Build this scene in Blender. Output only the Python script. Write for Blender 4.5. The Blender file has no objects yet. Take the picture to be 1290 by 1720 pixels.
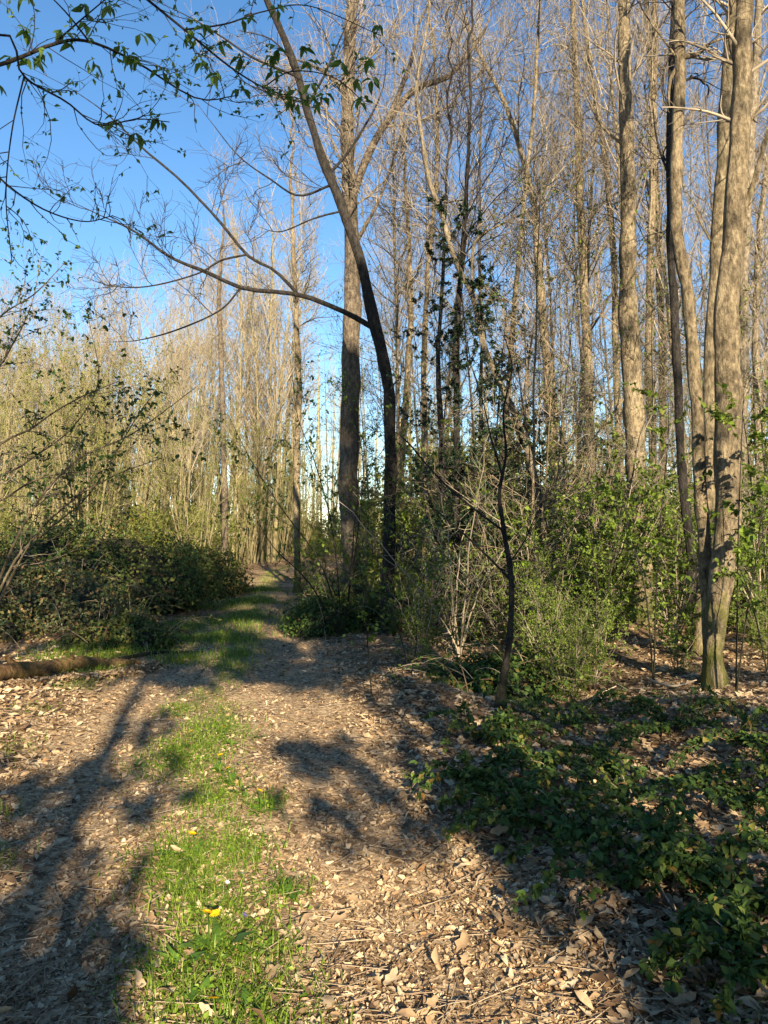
import bpy, math
import numpy as np

# ------------------------------------------------------------------ camera, sky, sun, exposure
scene = bpy.context.scene
col = scene.collection
rng = np.random.default_rng(11)
W, H = 1290.0, 1720.0            # frame of the photograph
F = 1292.0                       # focal length in its pixels (26 mm equivalent)
PITCH = math.radians(1.8)
CAMZ = 1.6
cam = bpy.data.cameras.new('camera')
cam.sensor_fit = 'VERTICAL'; cam.sensor_height = 36.0; cam.lens = 36.0 * F / H
cam.clip_start = 0.05; cam.clip_end = 2000
camo = bpy.data.objects.new('camera', cam); col.objects.link(camo)
camo.location = (0, 0, CAMZ); camo.rotation_euler = (math.pi / 2 + PITCH, 0, 0)
scene.camera = camo

SUN_AZ, SUN_EL = math.radians(12), math.radians(22)     # behind the viewer, a little to the right
S = np.array([math.sin(SUN_AZ) * math.cos(SUN_EL), -math.cos(SUN_AZ) * math.cos(SUN_EL), math.sin(SUN_EL)])
world = bpy.data.worlds.new('World'); scene.world = world; world.use_nodes = True
wn = world.node_tree; wn.nodes.clear()
sky = wn.nodes.new('ShaderNodeTexSky'); sky.sky_type = 'NISHITA'; sky.sun_disc = False
sky.sun_elevation = SUN_EL; sky.sun_rotation = math.atan2(S[0], S[1])
sky.air_density = 1.0; sky.dust_density = 0.1; sky.ozone_density = 2.2
bg = wn.nodes.new('ShaderNodeBackground'); bg.inputs['Strength'].default_value = 0.074
wo = wn.nodes.new('ShaderNodeOutputWorld')
hs = wn.nodes.new('ShaderNodeHueSaturation'); hs.inputs['Saturation'].default_value = 1.2; wn.links.new(sky.outputs[0], hs.inputs['Color']); wn.links.new(hs.outputs[0], bg.inputs[0]); wn.links.new(bg.outputs[0], wo.inputs[0])
sl = bpy.data.lights.new('sun', 'SUN'); sl.energy = 5.0; sl.angle = math.radians(0.53); sl.color = (1.0, 0.85, 0.60)
so = bpy.data.objects.new('sun', sl); col.objects.link(so)
from mathutils import Vector
so.rotation_euler = Vector(S).to_track_quat('Z', 'Y').to_euler(); so.location = (5, -20, 20)
scene.view_settings.view_transform = 'Standard'; scene.view_settings.look = 'None'
scene.view_settings.gamma = 1.0; scene.view_settings.use_curve_mapping = False
scene.view_settings.exposure = 1.65
scene.cycles.max_bounces = 6; scene.cycles.transparent_max_bounces = 8

# ------------------------------------------------------------------ helpers
def at(px, py, d):
    """pixel of the photograph at distance d along y -> world point"""
    a, b = (px - W / 2) / F, (H / 2 - py) / F
    y = math.cos(PITCH) - b * math.sin(PITCH); z = math.sin(PITCH) + b * math.cos(PITCH)
    return np.array([a * d / y, d, CAMZ + z * d / y])

PATH = np.array([[-0.2, -6], [-0.3, 0], [-0.42, 2.5], [-0.85, 4], [-1.45, 6.5], [-2.0, 10.3], [-2.75, 16], [-3.6, 23], [-4.9, 34], [-4.7, 40], [-2.8, 46], [2, 53], [9, 62], [16, 90]], float)
def path_x(y): return np.interp(y, PATH[:, 1], PATH[:, 0])
def path_hw(y): return np.interp(y, [0, 10, 16, 30, 60], [1.35, 1.35, 1.15, 1.15, 1.1])
def sstep(a, b, x):
    t = np.clip((x - a) / (b - a), 0, 1); return t * t * (3 - 2 * t)
def gz(x, y):
    x = np.asarray(x, float); y = np.asarray(y, float)
    o = x - path_x(y)
    z = 0.03 * np.sin(x * 1.7 + y * .6) * np.cos(y * 1.1 - x * .4) + 0.018 * np.sin(x * 4.1 + 1.3) * np.sin(y * 3.3)
    z = z - 0.045 * np.exp(-((o - .78) / .28) ** 2) - 0.045 * np.exp(-((o + .78) / .28) ** 2) + 0.03 * np.exp(-(o / .35) ** 2)
    right = sstep(1.2, 1.9, o) * 0.05 - 0.13 * np.exp(-((o - 3.1) / .6) ** 2) + 0.17 * sstep(3.4, 5.5, o)
    left = 0.12 * sstep(1.3, 2.6, -o) + 0.15 * sstep(2.6, 6, -o)
    hump = 0.07 * np.sin(x * .9 + 2) * np.sin(y * .8 + .5) * sstep(1.6, 3, np.abs(o))
    return z + right + left + hump

class MB:
    def __init__(s): s.V = []; s.F = []; s.n = 0
    def add(s, v, f):
        v = np.asarray(v, float).reshape(-1, 3); f = np.asarray(f, int)
        s.V.append(v); s.F.append(f + s.n); s.n += len(v)
    def mesh(s, name, mat, origin=(0, 0, 0), smooth=True):
        me = bpy.data.meshes.new(name)
        if not s.V: return me
        v = np.concatenate(s.V) - np.asarray(origin, float)
        me.vertices.add(len(v)); me.vertices.foreach_set('co', v.astype(np.float32).ravel())
        loops = np.concatenate([f.ravel() for f in s.F])
        sizes = np.concatenate([np.full(len(f), f.shape[1], np.int32) for f in s.F])
        me.loops.add(len(loops)); me.loops.foreach_set('vertex_index', loops.astype(np.int32))
        me.polygons.add(len(sizes))
        starts = np.concatenate([[0], np.cumsum(sizes)[:-1]]).astype(np.int32)
        me.polygons.foreach_set('loop_start', starts); me.polygons.foreach_set('loop_total', sizes)
        if smooth: me.polygons.foreach_set('use_smooth', np.ones(len(sizes), bool))
        me.materials.append(mat); me.update(); me.validate()
        return me

def link(name, me, parent=None):
    o = bpy.data.objects.new(name, me); col.objects.link(o)
    if parent is not None: o.parent = parent
    return o
def part(name, mb, mat, parent, kind=None, smooth=True, label=None):
    o = link(name, mb.mesh(name, mat, parent.location if parent else (0, 0, 0), smooth), parent)
    if kind: o['kind'] = kind
    if label: o['label'] = label
    return o
def thing(name, label, cat, loc=(0, 0, 0), group=None):
    o = bpy.data.objects.new(name, None); col.objects.link(o)
    o.empty_display_size = .2; o.location = tuple(float(c) for c in loc)
    o['label'] = label; o['category'] = cat
    if group: o['group'] = group
    return o
def copy_thing(root, loc, rz=0, sc=1, label=None, group=None):
    c = root.copy(); col.objects.link(c); c.location = tuple(float(k) for k in loc); c.rotation_euler = (0, 0, rz)
    c.scale = (sc, sc, sc) if np.isscalar(sc) else sc
    if label: c['label'] = label
    if group: c['group'] = group
    for ch in root.children:
        k = ch.copy(); col.objects.link(k); k.parent = c
        for g in ch.children:
            q = g.copy(); col.objects.link(q); q.parent = k
    return c

def norm(v): return v / np.maximum(np.linalg.norm(v, axis=-1, keepdims=True), 1e-9)

def tubes(mb, P, R, k):
    """P (m,n,3) polylines, R (m,n) radii, k sides"""
    P = np.asarray(P, float); R = np.asarray(R, float)
    if P.ndim == 2: P = P[None]; R = R[None]
    m, n = P.shape[:2]
    T = np.empty_like(P); T[:, 1:-1] = P[:, 2:] - P[:, :-2]; T[:, 0] = P[:, 1] - P[:, 0]; T[:, -1] = P[:, -1] - P[:, -2]
    T = norm(T)
    main = norm(P[:, -1] - P[:, 0] + 1e-6)
    ref = np.where(np.abs(main[:, 2:3]) > .8, np.array([[1., 0.2, 0]]), np.array([[0, 0.1, 1.]]))[:, None, :]
    A = norm(np.cross(T, np.broadcast_to(ref, T.shape))); B = np.cross(T, A)
    a = np.arange(k) * 2 * np.pi / k
    V = P[:, :, None] + R[:, :, None, None] * (np.cos(a)[None, None, :, None] * A[:, :, None] + np.sin(a)[None, None, :, None] * B[:, :, None])
    i, j, s = np.meshgrid(np.arange(m), np.arange(n - 1), np.arange(k), indexing='ij')
    b = (i * n + j) * k; s2 = (s + 1) % k
    f = np.stack([b + s, b + s2, b + k + s2, b + k + s], -1).reshape(-1, 4)
    mb.add(V.reshape(-1, 3), f)

def smooth_poly(pts, n):
    """Catmull-Rom through pts (any width), n samples"""
    p = np.asarray(pts, float)
    p = np.concatenate([[2 * p[0] - p[1]], p, [2 * p[-1] - p[-2]]])
    m = len(p) - 3
    u = np.linspace(0, m - 1e-6, n); i = u.astype(int); t = (u - i)[:, None]
    a, b, c, d = p[i], p[i + 1], p[i + 2], p[i + 3]
    return .5 * (2 * b + (c - a) * t + (2 * a - 5 * b + 4 * c - d) * t ** 2 + (3 * b - a - 3 * c + d) * t ** 3)

def spawn(P, R, M, t0, t1, ang, L, n=7, curl=.25, up=.15, rr=.55, rmin=.003, rmax=1, taper=.25, r_=None):
    g = r_ or rng
    m, k = P.shape[:2]
    ln = np.linalg.norm(np.diff(P, axis=1), axis=2).sum(1)
    idx = g.choice(m, M, p=ln / ln.sum())
    tn = g.uniform(t0, t1, M); t = tn * (k - 1.001); i = t.astype(int); f = (t - i)[:, None]
    pos = P[idx, i] * (1 - f) + P[idx, i + 1] * f
    T = norm(P[idx, i + 1] - P[idx, i]); r = R[idx, i] * (1 - f[:, 0]) + R[idx, i + 1] * f[:, 0]
    N = norm(np.cross(T, g.normal(size=(M, 3))))
    th = np.radians(g.uniform(ang[0], ang[1], M))[:, None]
    d = np.cos(th) * T + np.sin(th) * N; d[:, 2] += up; d = norm(d)
    le = g.uniform(L[0], L[1], M) * (1.15 - .55 * tn)
    out = np.empty((M, n, 3)); out[:, 0] = pos
    for q in range(1, n):
        d = d + g.normal(size=(M, 3)) * curl; d[:, 2] += up * .35; d = norm(d)
        out[:, q] = out[:, q - 1] + d * (le / (n - 1))[:, None]
    r0 = np.clip(r * rr, rmin, rmax)
    Rn = r0[:, None] * np.linspace(1, taper, n)[None]
    return out, np.maximum(Rn, rmin * .6)

# ---- leaf shapes: x across, y along the leaf, z up
def ovate(w=.5, fold=.12, droop=.15):
    v = np.array([[0, 0, 0], [-w * .5, .38, fold], [w * .5, .38, fold], [0, .42, 0], [-w * .3, .75, fold * .5 - droop * .4], [w * .3, .75, fold * .5 - droop * .4], [0, 1, -droop]])
    f = np.array([[0, 3, 1], [0, 2, 3], [3, 6, 4], [3, 5, 6], [1, 3, 4], [2, 5, 3]])
    return v, f
def simple(w=.5, fold=.1):
    return np.array([[0, 0, 0], [-w * .5, .45, fold], [w * .5, .45, fold], [0, 1, -.1]]), np.array([[0, 2, 3], [0, 3, 1]])
def strip(g, w=.36, rows=4, curl=.5, bend=.4, jag=.1):
    prof = np.interp(np.linspace(0, 1, rows + 1), [0, .2, .5, .8, 1], [.12, .75, 1, .7, .06])
    v = []
    a = g.uniform(-bend, bend); c = g.uniform(-curl * .3, curl)
    for i, p in enumerate(prof):
        t = i / rows
        for s in (-1, 0, 1):
            x = s * p * w * .5 * (1 + g.uniform(-jag, jag)); z = c * abs(s) * p * w * .5 + a * (t - .5) ** 2 * 1.6 + g.uniform(-.03, .03)
            v.append([x, t - .5 + g.uniform(-.03, .03), z])
    f = []
    for i in range(rows):
        for s in range(2):
            q = i * 3 + s
            f += [[q, q + 1, q + 4], [q, q + 4, q + 3]]
    return np.array(v), np.array(f)
def oakish(g, w=.5, rows=7, lobes=0.0, curl=.5, bend=.4):
    """a whole dead leaf: folded at the midrib, curled edge, lobed or toothed outline"""
    t = np.linspace(0, 1, rows + 1)
    prof = np.interp(t, [0, .12, .3, .55, .8, 1], [.05, .4, .85, 1, .62, .03]) * (1 + lobes * np.where(np.arange(rows + 1) % 2 == 0, -1, 1))
    a = g.uniform(-bend, bend); c = g.uniform(.1, curl); tw = g.uniform(-.5, .5); v = []
    for i, p in enumerate(prof):
        for s_ in (-1, 0, 1):
            x_ = s_ * p * w * .5 * (1 + g.uniform(-.12, .12))
            v.append([x_, t[i] - .5, c * abs(x_) + a * (t[i] - .5) ** 2 * 1.5 + tw * x_ * (t[i] - .5) + g.uniform(-.012, .012)])
    f = []
    for i in range(rows):
        for q in (i * 3, i * 3 + 1): f += [[q, q + 1, q + 4], [q, q + 4, q + 3]]
    return np.array(v), np.array(f)
def crumb(g):
    a = np.sort(g.uniform(0, 6.28, 5)); rr_ = g.uniform(.25, .55, 5)
    v = np.stack([np.cos(a) * rr_ * g.uniform(.5, .9), np.sin(a) * rr_, g.uniform(-.12, .16, 5)], -1)
    return v, np.array([[0, 1, 2], [0, 2, 3], [0, 3, 4]])
def lobed(g, n=10):
    v = [[0, 0, 0]]
    for i in range(n):
        a = 2 * math.pi * i / n
        r = (.5 if i % 2 == 0 else .3) * g.uniform(.8, 1.15)
        v.append([r * math.sin(a) * .85, r * math.cos(a), g.uniform(-.02, .2) * r * 2])
    f = [[0, 1 + (i + 1) % n, 1 + i] for i in range(n)]
    return np.array(v), np.array(f)

def inst(mb, tpl, pos, d, nrm, size):
    v, f = tpl
    d = norm(np.asarray(d, float)); side = norm(np.cross(d, nrm)); up = np.cross(side, d)
    s = np.asarray(size, float)[:, None, None]
    V = pos[:, None] + s * (v[None, :, 0:1] * side[:, None] + v[None, :, 1:2] * d[:, None] + v[None, :, 2:3] * up[:, None])
    m, k = len(pos), len(v)
    mb.add(V.reshape(-1, 3), (f[None] + (np.arange(m) * k)[:, None, None]).reshape(-1, 3))

def twig_points(P, M, t0=.3, t1=1.0):
    m, k = P.shape[:2]
    idx = rng.integers(0, m, M); t = rng.uniform(t0, t1, M) * (k - 1.001); i = t.astype(int); f = (t - i)[:, None]
    return P[idx, i] * (1 - f) + P[idx, i + 1] * f, norm(P[idx, i + 1] - P[idx, i])
def leaf_on(mb, P, M, size, tpl, droop=.2, spread=.9, t0=.3):
    pos, T = twig_points(P, M, t0)
    d = norm(T * .5 + rng.normal(size=(M, 3)) * spread + np.array([0, 0, -droop]))
    n = norm(rng.normal(size=(M, 3)) * .55 + np.array([0, 0, 1]))
    inst(mb, tpl, pos, d, n, rng.uniform(size[0], size[1], M))

# ------------------------------------------------------------------ materials
def nodes(name):
    m = bpy.data.materials.new(name); m.use_nodes = True; t = m.node_tree
    b = t.nodes['Principled BSDF']; return m, t, b
def ramp(t, stops, fac):
    r = t.nodes.new('ShaderNodeValToRGB'); e = r.color_ramp.elements
    while len(e) < len(stops): e.new(.5)
    for k, (p, c) in enumerate(stops): e[k].position = p; e[k].color = (*c, 1)
    t.links.new(fac, r.inputs[0]); return r.outputs[0]
def noise(t, vec, scale, detail=5, rough=.6):
    n = t.nodes.new('ShaderNodeTexNoise'); n.inputs['Scale'].default_value = scale; n.inputs['Detail'].default_value = detail
    n.inputs['Roughness'].default_value = rough
    if vec is not None: t.links.new(vec, n.inputs['Vector'])
    return n.outputs['Fac']
def mth(t, op, a, b=None, clamp=False):
    n = t.nodes.new('ShaderNodeMath'); n.operation = op; n.use_clamp = clamp
    for k, x in enumerate((a, b)):
        if x is None: continue
        if isinstance(x, (int, float)): n.inputs[k].default_value = x
        else: t.links.new(x, n.inputs[k])
    return n.outputs[0]
def mixc(t, fac, a, b):
    n = t.nodes.new('ShaderNodeMix'); n.data_type = 'RGBA'
    for k, x in ((0, fac), (6, a), (7, b)):
        if isinstance(x, (int, float)): n.inputs[k].default_value = x
        elif isinstance(x, tuple): n.inputs[k].default_value = (*x, 1)
        else: t.links.new(x, n.inputs[k])
    return n.outputs[2]
def coords(t, scale=(1, 1, 1), kind='Object'):
    c = t.nodes.new('ShaderNodeTexCoord'); mp = t.nodes.new('ShaderNodeMapping'); mp.inputs['Scale'].default_value = scale
    oi = t.nodes.new('ShaderNodeObjectInfo'); cm = t.nodes.new('ShaderNodeCombineXYZ')
    k = mth(t, 'MULTIPLY', oi.outputs['Random'], 37.0)
    t.links.new(k, cm.inputs[0]); t.links.new(k, cm.inputs[1]); t.links.new(cm.outputs[0], mp.inputs['Location'])
    t.links.new(c.outputs[kind], mp.inputs['Vector']); return mp.outputs[0]

def bark(name, dark, mid, light, moss=0.0, mosscol=(.13, .12, .02), bump=.7, scale=24):
    m, t, b = nodes(name)
    v = coords(t, (1, 1, .42)); v2 = coords(t, (1, 1, .7))
    n1 = noise(t, v, scale, 8, .7); n2 = noise(t, v2, 2.3, 4); n3 = noise(t, v2, 30, 3)
    f = mth(t, 'ADD', mth(t, 'MULTIPLY', n1, .85), mth(t, 'MULTIPLY', n2, .25))
    c = ramp(t, [(.40, dark), (.53, mid), (.66, light)], f)
    # pale lichen flecks
    bl_ = ramp(t, [(.52, (0, 0, 0)), (.60, (1, 1, 1))], noise(t, v2, 4.5, 6, .7))
    c = mixc(t, mth(t, 'MULTIPLY', bl_, .55), c, (dark[0] * 1.3, dark[1] * 1.35, dark[2] * 1.2))
    fl = ramp(t, [(.58, (0, 0, 0)), (.64, (1, 1, 1))], noise(t, v2, 12, 4))
    c = mixc(t, mth(t, 'MULTIPLY', fl, .28), c, (light[0] * 1.3, light[1] * 1.35, light[2] * 1.3))
    if moss > 0:
        geo = t.nodes.new('ShaderNodeNewGeometry'); sp = t.nodes.new('ShaderNodeSeparateXYZ'); t.links.new(geo.outputs['Position'], sp.inputs[0])
        h = mth(t, 'SUBTRACT', 1.25, mth(t, 'MULTIPLY', sp.outputs['Z'], .55))          # moss grows round the foot of the trunk
        mk = ramp(t, [(.45, (0, 0, 0)), (.62, (1, 1, 1))], mth(t, 'ADD', mth(t, 'MULTIPLY', noise(t, v2, 3.5, 5), 1.1), mth(t, 'MULTIPLY', mth(t, 'SUBTRACT', h, 1.0), .3)))
        c = mixc(t, mth(t, 'MULTIPLY', mk, moss), c, mosscol)
    t.links.new(c, b.inputs['Base Color']); b.inputs['Roughness'].default_value = .9; b.inputs['Specular IOR Level'].default_value = .2
    bp = t.nodes.new('ShaderNodeBump'); bp.inputs['Strength'].default_value = min(1, bump * 1.4); bp.inputs['Distance'].default_value = .06
    t.links.new(mth(t, 'ADD', n1, mth(t, 'MULTIPLY', n3, .3)), bp.inputs['Height']); t.links.new(bp.outputs[0], b.inputs['Normal'])
    return m
def twigmat(name, c0, c1):
    m, t, b = nodes(name)
    geo = t.nodes.new('ShaderNodeNewGeometry')
    oi = t.nodes.new('ShaderNodeObjectInfo')
    r = mth(t, 'FRACT', mth(t, 'ADD', geo.outputs['Random Per Island'], oi.outputs['Random']))
    t.links.new(ramp(t, [(0, c0), (1, c1)], r), b.inputs['Base Color'])
    b.inputs['Roughness'].default_value = .85; b.inputs['Specular IOR Level'].default_value = .2
    return m
def leafmat(name, stops, trans=.35, rough=.5, spec=.35, mottle=0.0, tcol=1.3):
    m, t, b = nodes(name)
    geo = t.nodes.new('ShaderNodeNewGeometry'); oi = t.nodes.new('ShaderNodeObjectInfo')
    r = mth(t, 'FRACT', mth(t, 'ADD', geo.outputs['Random Per Island'], oi.outputs['Random']))
    c = ramp(t, stops, r)
    if mottle:
        tc = t.nodes.new('ShaderNodeTexCoord')
        n = noise(t, tc.outputs['Object'], 55, 4)
        c = mixc(t, mth(t, 'MULTIPLY', ramp(t, [(.4, (0, 0, 0)), (.65, (1, 1, 1))], n), mottle), c, (.09, .05, .025))
        wet = ramp(t, [(.45, (0, 0, 0)), (.62, (1, 1, 1))], noise(t, tc.outputs['Object'], 2.2, 6, .7))          # damp, rotted patches
        c = mixc(t, mth(t, 'MULTIPLY', wet, .35), c, (.13, .085, .05))
    t.links.new(c, b.inputs['Base Color']); b.inputs['Roughness'].default_value = rough; b.inputs['Specular IOR Level'].default_value = spec
    tr = t.nodes.new('ShaderNodeBsdfTranslucent'); mx = t.nodes.new('ShaderNodeMixShader'); mx.inputs[0].default_value = trans
    t.links.new(c, tr.inputs[0]); out = t.nodes['Material Output']
    t.links.new(b.outputs[0], mx.inputs[1]); t.links.new(tr.outputs[0], mx.inputs[2]); t.links.new(mx.outputs[0], out.inputs[0])
    return m
def soil(name, stops, scale, bump):
    m, t, b = nodes(name)
    tc = t.nodes.new('ShaderNodeTexCoord'); v = tc.outputs['Object']
    vo = t.nodes.new('ShaderNodeTexVoronoi'); vo.inputs['Scale'].default_value = scale; vo.inputs['Randomness'].default_value = 1
    nz = t.nodes.new('ShaderNodeTexNoise'); nz.inputs['Scale'].default_value = 9; t.links.new(v, nz.inputs['Vector'])
    ad = t.nodes.new('ShaderNodeMix'); ad.data_type = 'VECTOR'; ad.inputs[0].default_value = .12
    t.links.new(v, ad.inputs[4]); t.links.new(nz.outputs['Color'], ad.inputs[5]); t.links.new(ad.outputs[1], vo.inputs['Vector'])
    sp = t.nodes.new('ShaderNodeSeparateColor'); t.links.new(vo.outputs['Color'], sp.inputs[0])
    c = ramp(t, stops, mth(t, 'ADD', mth(t, 'MULTIPLY', sp.outputs[0], .6), mth(t, 'MULTIPLY', noise(t, v, 1.3, 6), .45)))
    t.links.new(c, b.inputs['Base Color']); b.inputs['Roughness'].default_value = .95; b.inputs['Specular IOR Level'].default_value = .1
    bp = t.nodes.new('ShaderNodeBump'); bp.inputs['Strength'].default_value = bump; bp.inputs['Distance'].default_value = .04
    t.links.new(mth(t, 'ADD', sp.outputs[1], noise(t, v, 60, 4)), bp.inputs['Height']); t.links.new(bp.outputs[0], b.inputs['Normal'])
    return m

M = {}
M['ground'] = soil('forest_soil', [(.15, (.06, .038, .02)), (.5, (.20, .13, .075)), (.9, (.36, .26, .155))], 16, .6)
M['path'] = soil('leaf_mulch', [(.15, (.10, .064, .035)), (.5, (.30, .205, .118)), (.9, (.50, .37, .225))], 40, .5)
M['twig_dead'] = twigmat('dead_twig', (.12, .08, .05), (.36, .28, .19))
M['litter'] = leafmat('dead_leaf', [(0, (.06, .036, .02)), (.12, (.18, .11, .06)), (.32, (.37, .25, .145)), (.6, (.52, .38, .23)), (.9, (.66, .52, .34)), (1, (.38, .20, .085))], .15, .75, .2, .35)
M['bark_grey'] = bark('grey_brown_bark', (.045, .035, .024), (.16, .123, .078), (.31, .245, .155), .9, (.11, .11, .025))
M['bark_big'] = bark('fissured_bark', (.035, .028, .021), (.105, .082, .06), (.20, .158, .115), .4, bump=.9, scale=20)
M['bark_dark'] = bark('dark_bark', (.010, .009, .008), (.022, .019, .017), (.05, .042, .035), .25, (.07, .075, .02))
M['bark_pale'] = bark('pale_bark', (.075, .06, .042), (.18, .145, .10), (.32, .26, .19), .3)
M['bark_moss'] = bark('mossy_bark', (.06, .05, .03), (.17, .13, .08), (.30, .24, .15), 1.0, (.15, .13, .02))
M['bark_tan'] = bark('tan_bark', (.11, .09, .048), (.21, .175, .095), (.32, .27, .15), .1)
M['bark_log'] = bark('reddish_log_bark', (.04, .022, .013), (.14, .07, .036), (.27, .15, .08), .3, (.11, .12, .02))
M['wood_cut'] = bark('cut_wood', (.20, .12, .06), (.34, .22, .12), (.45, .32, .19), 0)
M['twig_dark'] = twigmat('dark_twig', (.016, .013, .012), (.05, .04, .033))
M['twig_grey'] = twigmat('grey_twig', (.10, .08, .06), (.32, .265, .195))
M['twig_tan'] = twigmat('tan_twig', (.13, .11, .055), (.33, .285, .155))
M['twig_pinkish'] = twigmat('pinkish_grey_twig', (.15, .12, .085), (.36, .30, .215))
M['twig_dead'] = twigmat('dead_twig', (.16, .10, .06), (.38, .30, .21))
M['leaf_lime'] = leafmat('young_leaf', [(0, (.06, .095, .012)), (.5, (.125, .19, .02)), (.9, (.20, .28, .035)), (1, (.26, .28, .06))], .45)
M['leaf_yellow'] = leafmat('sunlit_young_leaf', [(0, (.13, .16, .025)), (.6, (.20, .235, .04)), (1, (.29, .29, .07))], .45)
M['leaf_green'] = leafmat('green_leaf', [(0, (.03, .065, .012)), (.6, (.05, .10, .018)), (1, (.085, .14, .025))], .35)
M['leaf_holly'] = leafmat('evergreen_leaf', [(0, (.010, .022, .012)), (.7, (.02, .04, .018)), (1, (.04, .065, .022))], .08, .45, .35)
M['leaf_bramble'] = leafmat('bramble_leaf', [(0, (.024, .05, .014)), (.45, (.05, .095, .022)), (.8, (.085, .14, .03)), (.93, (.16, .18, .035)), (1, (.21, .11, .035))], .28, .6, .18)
M['leaf_mound'] = leafmat('mound_leaf', [(0, (.035, .058, .018)), (.5, (.085, .118, .03)), (.8, (.14, .165, .042)), (.92, (.19, .16, .045)), (1, (.20, .11, .04))], .25, .6, .15)
M['leaf_mound_brown'] = leafmat('brownish_mound_leaf', [(0, (.03, .05, .018)), (.4, (.06, .085, .028)), (.65, (.11, .11, .035)), (.85, (.17, .13, .05)), (1, (.22, .12, .045))], .2, .5, .35)
M['leaf_chestnut'] = leafmat('chestnut_leaf', [(0, (.06, .11, .02)), (.6, (.10, .18, .03)), (1, (.16, .25, .04))], .55)
M['grass'] = leafmat('grass_blade', [(0, (.08, .14, .012)), (.6, (.16, .25, .022)), (.9, (.25, .33, .045)), (1, (.34, .29, .12))], .4, .45)
M['weed'] = leafmat('weed_leaf', [(0, (.05, .11, .015)), (.6, (.085, .17, .02)), (1, (.14, .24, .03))], .4, .4, .45)
M['yellow'] = leafmat('dandelion_yellow', [(0, (.75, .42, .005)), (1, (.85, .55, .01))], .2, .6)
M['violet'] = leafmat('violet_petal', [(0, (.16, .10, .40)), (1, (.22, .15, .50))], .3, .6)
M['white'] = leafmat('white_petal', [(0, (.75, .75, .72)), (1, (.8, .8, .78))], .3, .6)
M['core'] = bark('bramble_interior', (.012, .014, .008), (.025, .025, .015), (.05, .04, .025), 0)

# ------------------------------------------------------------------ ground and path
def sheet(name, X, Y, mat, dz=0.0):
    Z = gz(X, Y) + dz
    n, m = X.shape
    mb = MB(); i, j = np.meshgrid(np.arange(n - 1), np.arange(m - 1), indexing='ij'); b = i * m + j
    mb.add(np.stack([X, Y, Z], -1).reshape(-1, 3), np.stack([b, b + m, b + m + 1, b + 1], -1).reshape(-1, 4))
    o = link(name, mb.mesh(name, mat)); o['kind'] = 'structure'; return o
ys = np.concatenate([np.linspace(-300, -20, 12), np.linspace(-18, 1, 16), np.arange(1.2, 14, .16), np.geomspace(14, 600, 60)])
xs = np.concatenate([-np.geomspace(600, 7, 30), np.arange(-6.8, 7, .2), np.geomspace(7, 600, 30)])
X, Y = np.meshgrid(xs, ys)
ground = sheet('ground', X.T, Y.T, M['ground'])
py_ = np.concatenate([np.linspace(-6, 1, 10), np.arange(1.2, 20, .16), np.linspace(20.5, 60, 60)])
off = np.linspace(-1, 1, 17)
PX = path_x(py_)[None] + off[:, None] * (path_hw(py_)[None] + .12 * np.sin(py_ * 2.3)[None] + .08 * np.sin(py_ * 5.1 + 1)[None])
path = sheet('path', PX, np.broadcast_to(py_, PX.shape).copy(), M['path'], .006)

# ------------------------------------------------------------------ leaf litter
dead = [oakish(rng, .36, 4), oakish(rng, .5, 6, .22), oakish(rng, .3, 4, 0, .9, .7), oakish(rng, .55, 6, .28, .7), oakish(rng, .42, 5, .08, .8, .6), oakish(rng, .34, 5, .1, .4, .5)]
fardead = [oakish(rng, .5, 2), oakish(rng, .4, 2, 0, .8), oakish(rng, .6, 2, 0, .5, .6)]
bits = [crumb(rng) for _ in range(7)]
def lay(mb, tpls, x, y, size, lift, tilt=.35):
    z = gz(x, y) + lift
    n = len(x); which = rng.integers(0, len(tpls), n)
    yaw = rng.uniform(0, 2 * np.pi, n)
    d = np.stack([np.cos(yaw), np.sin(yaw), rng.normal(size=n) * tilt * .6], -1)
    nr = norm(np.stack([rng.normal(size=n) * tilt, rng.normal(size=n) * tilt, np.ones(n)], -1))
    pos = np.stack([x, y, z], -1)
    for k, tp in enumerate(tpls):
        q = which == k
        inst(mb, tp, pos[q], d[q], nr[q], size[q])
def frustum_points(n, d0, d1, pw=1.0, margin=1.15):
    u = rng.uniform(0, 1, n)
    d = d0 * (d1 / d0) ** u if pw == 1 else (d0 ** (1 - pw) + u * (d1 ** (1 - pw) - d0 ** (1 - pw))) ** (1 / (1 - pw))
    x = rng.uniform(-.5, .5, n) * d * margin
    return x, d
lit = MB()
x, y = frustum_points(150000, 1.9, 16, 1.25)
o = np.abs(x - path_x(y)); k = rng.uniform(0, 1, len(x)) < np.interp(o, [0, .2, .45, 1.5, 2.2], [.55, .6, 1, .9, .25])
x, y = x[k], y[k]; k = rng.uniform(0, 1, len(x)) < .35 + .65 * (np.sin(x * 5.1 + y * 2) * np.sin(y * 4.3 - x * 3) + .5 * np.sin(x * 13 + y * 7) > -.45); x, y = x[k], y[k]
lay(lit, bits, x, y, (.014 + .045 * rng.uniform(0, 1, len(x)) ** 2.5) * np.interp(y, [2, 12], [1, 1.7]), rng.uniform(.002, .018, len(x)), .55)
x, y = frustum_points(100000, 1.9, 46, 1.25, 1.3)
o = np.abs(x - path_x(y)); k = rng.uniform(0, 1, len(x)) < np.interp(o, [0, 1.0, 1.6], [.10, .16, 1])
x, y = x[k], y[k]
sz = (.022 + .08 * rng.uniform(0, 1, len(x)) ** 1.9) * np.interp(np.abs(x - path_x(y)), [.8, 1.8], [.7, 1.0])
lf = rng.uniform(.004, .03, len(x)); nr_ = y < 5.5
lay(lit, dead, x[nr_], y[nr_], sz[nr_], lf[nr_], .42); lay(lit, fardead, x[~nr_], y[~nr_], sz[~nr_] * 1.15, lf[~nr_], .42)
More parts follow.
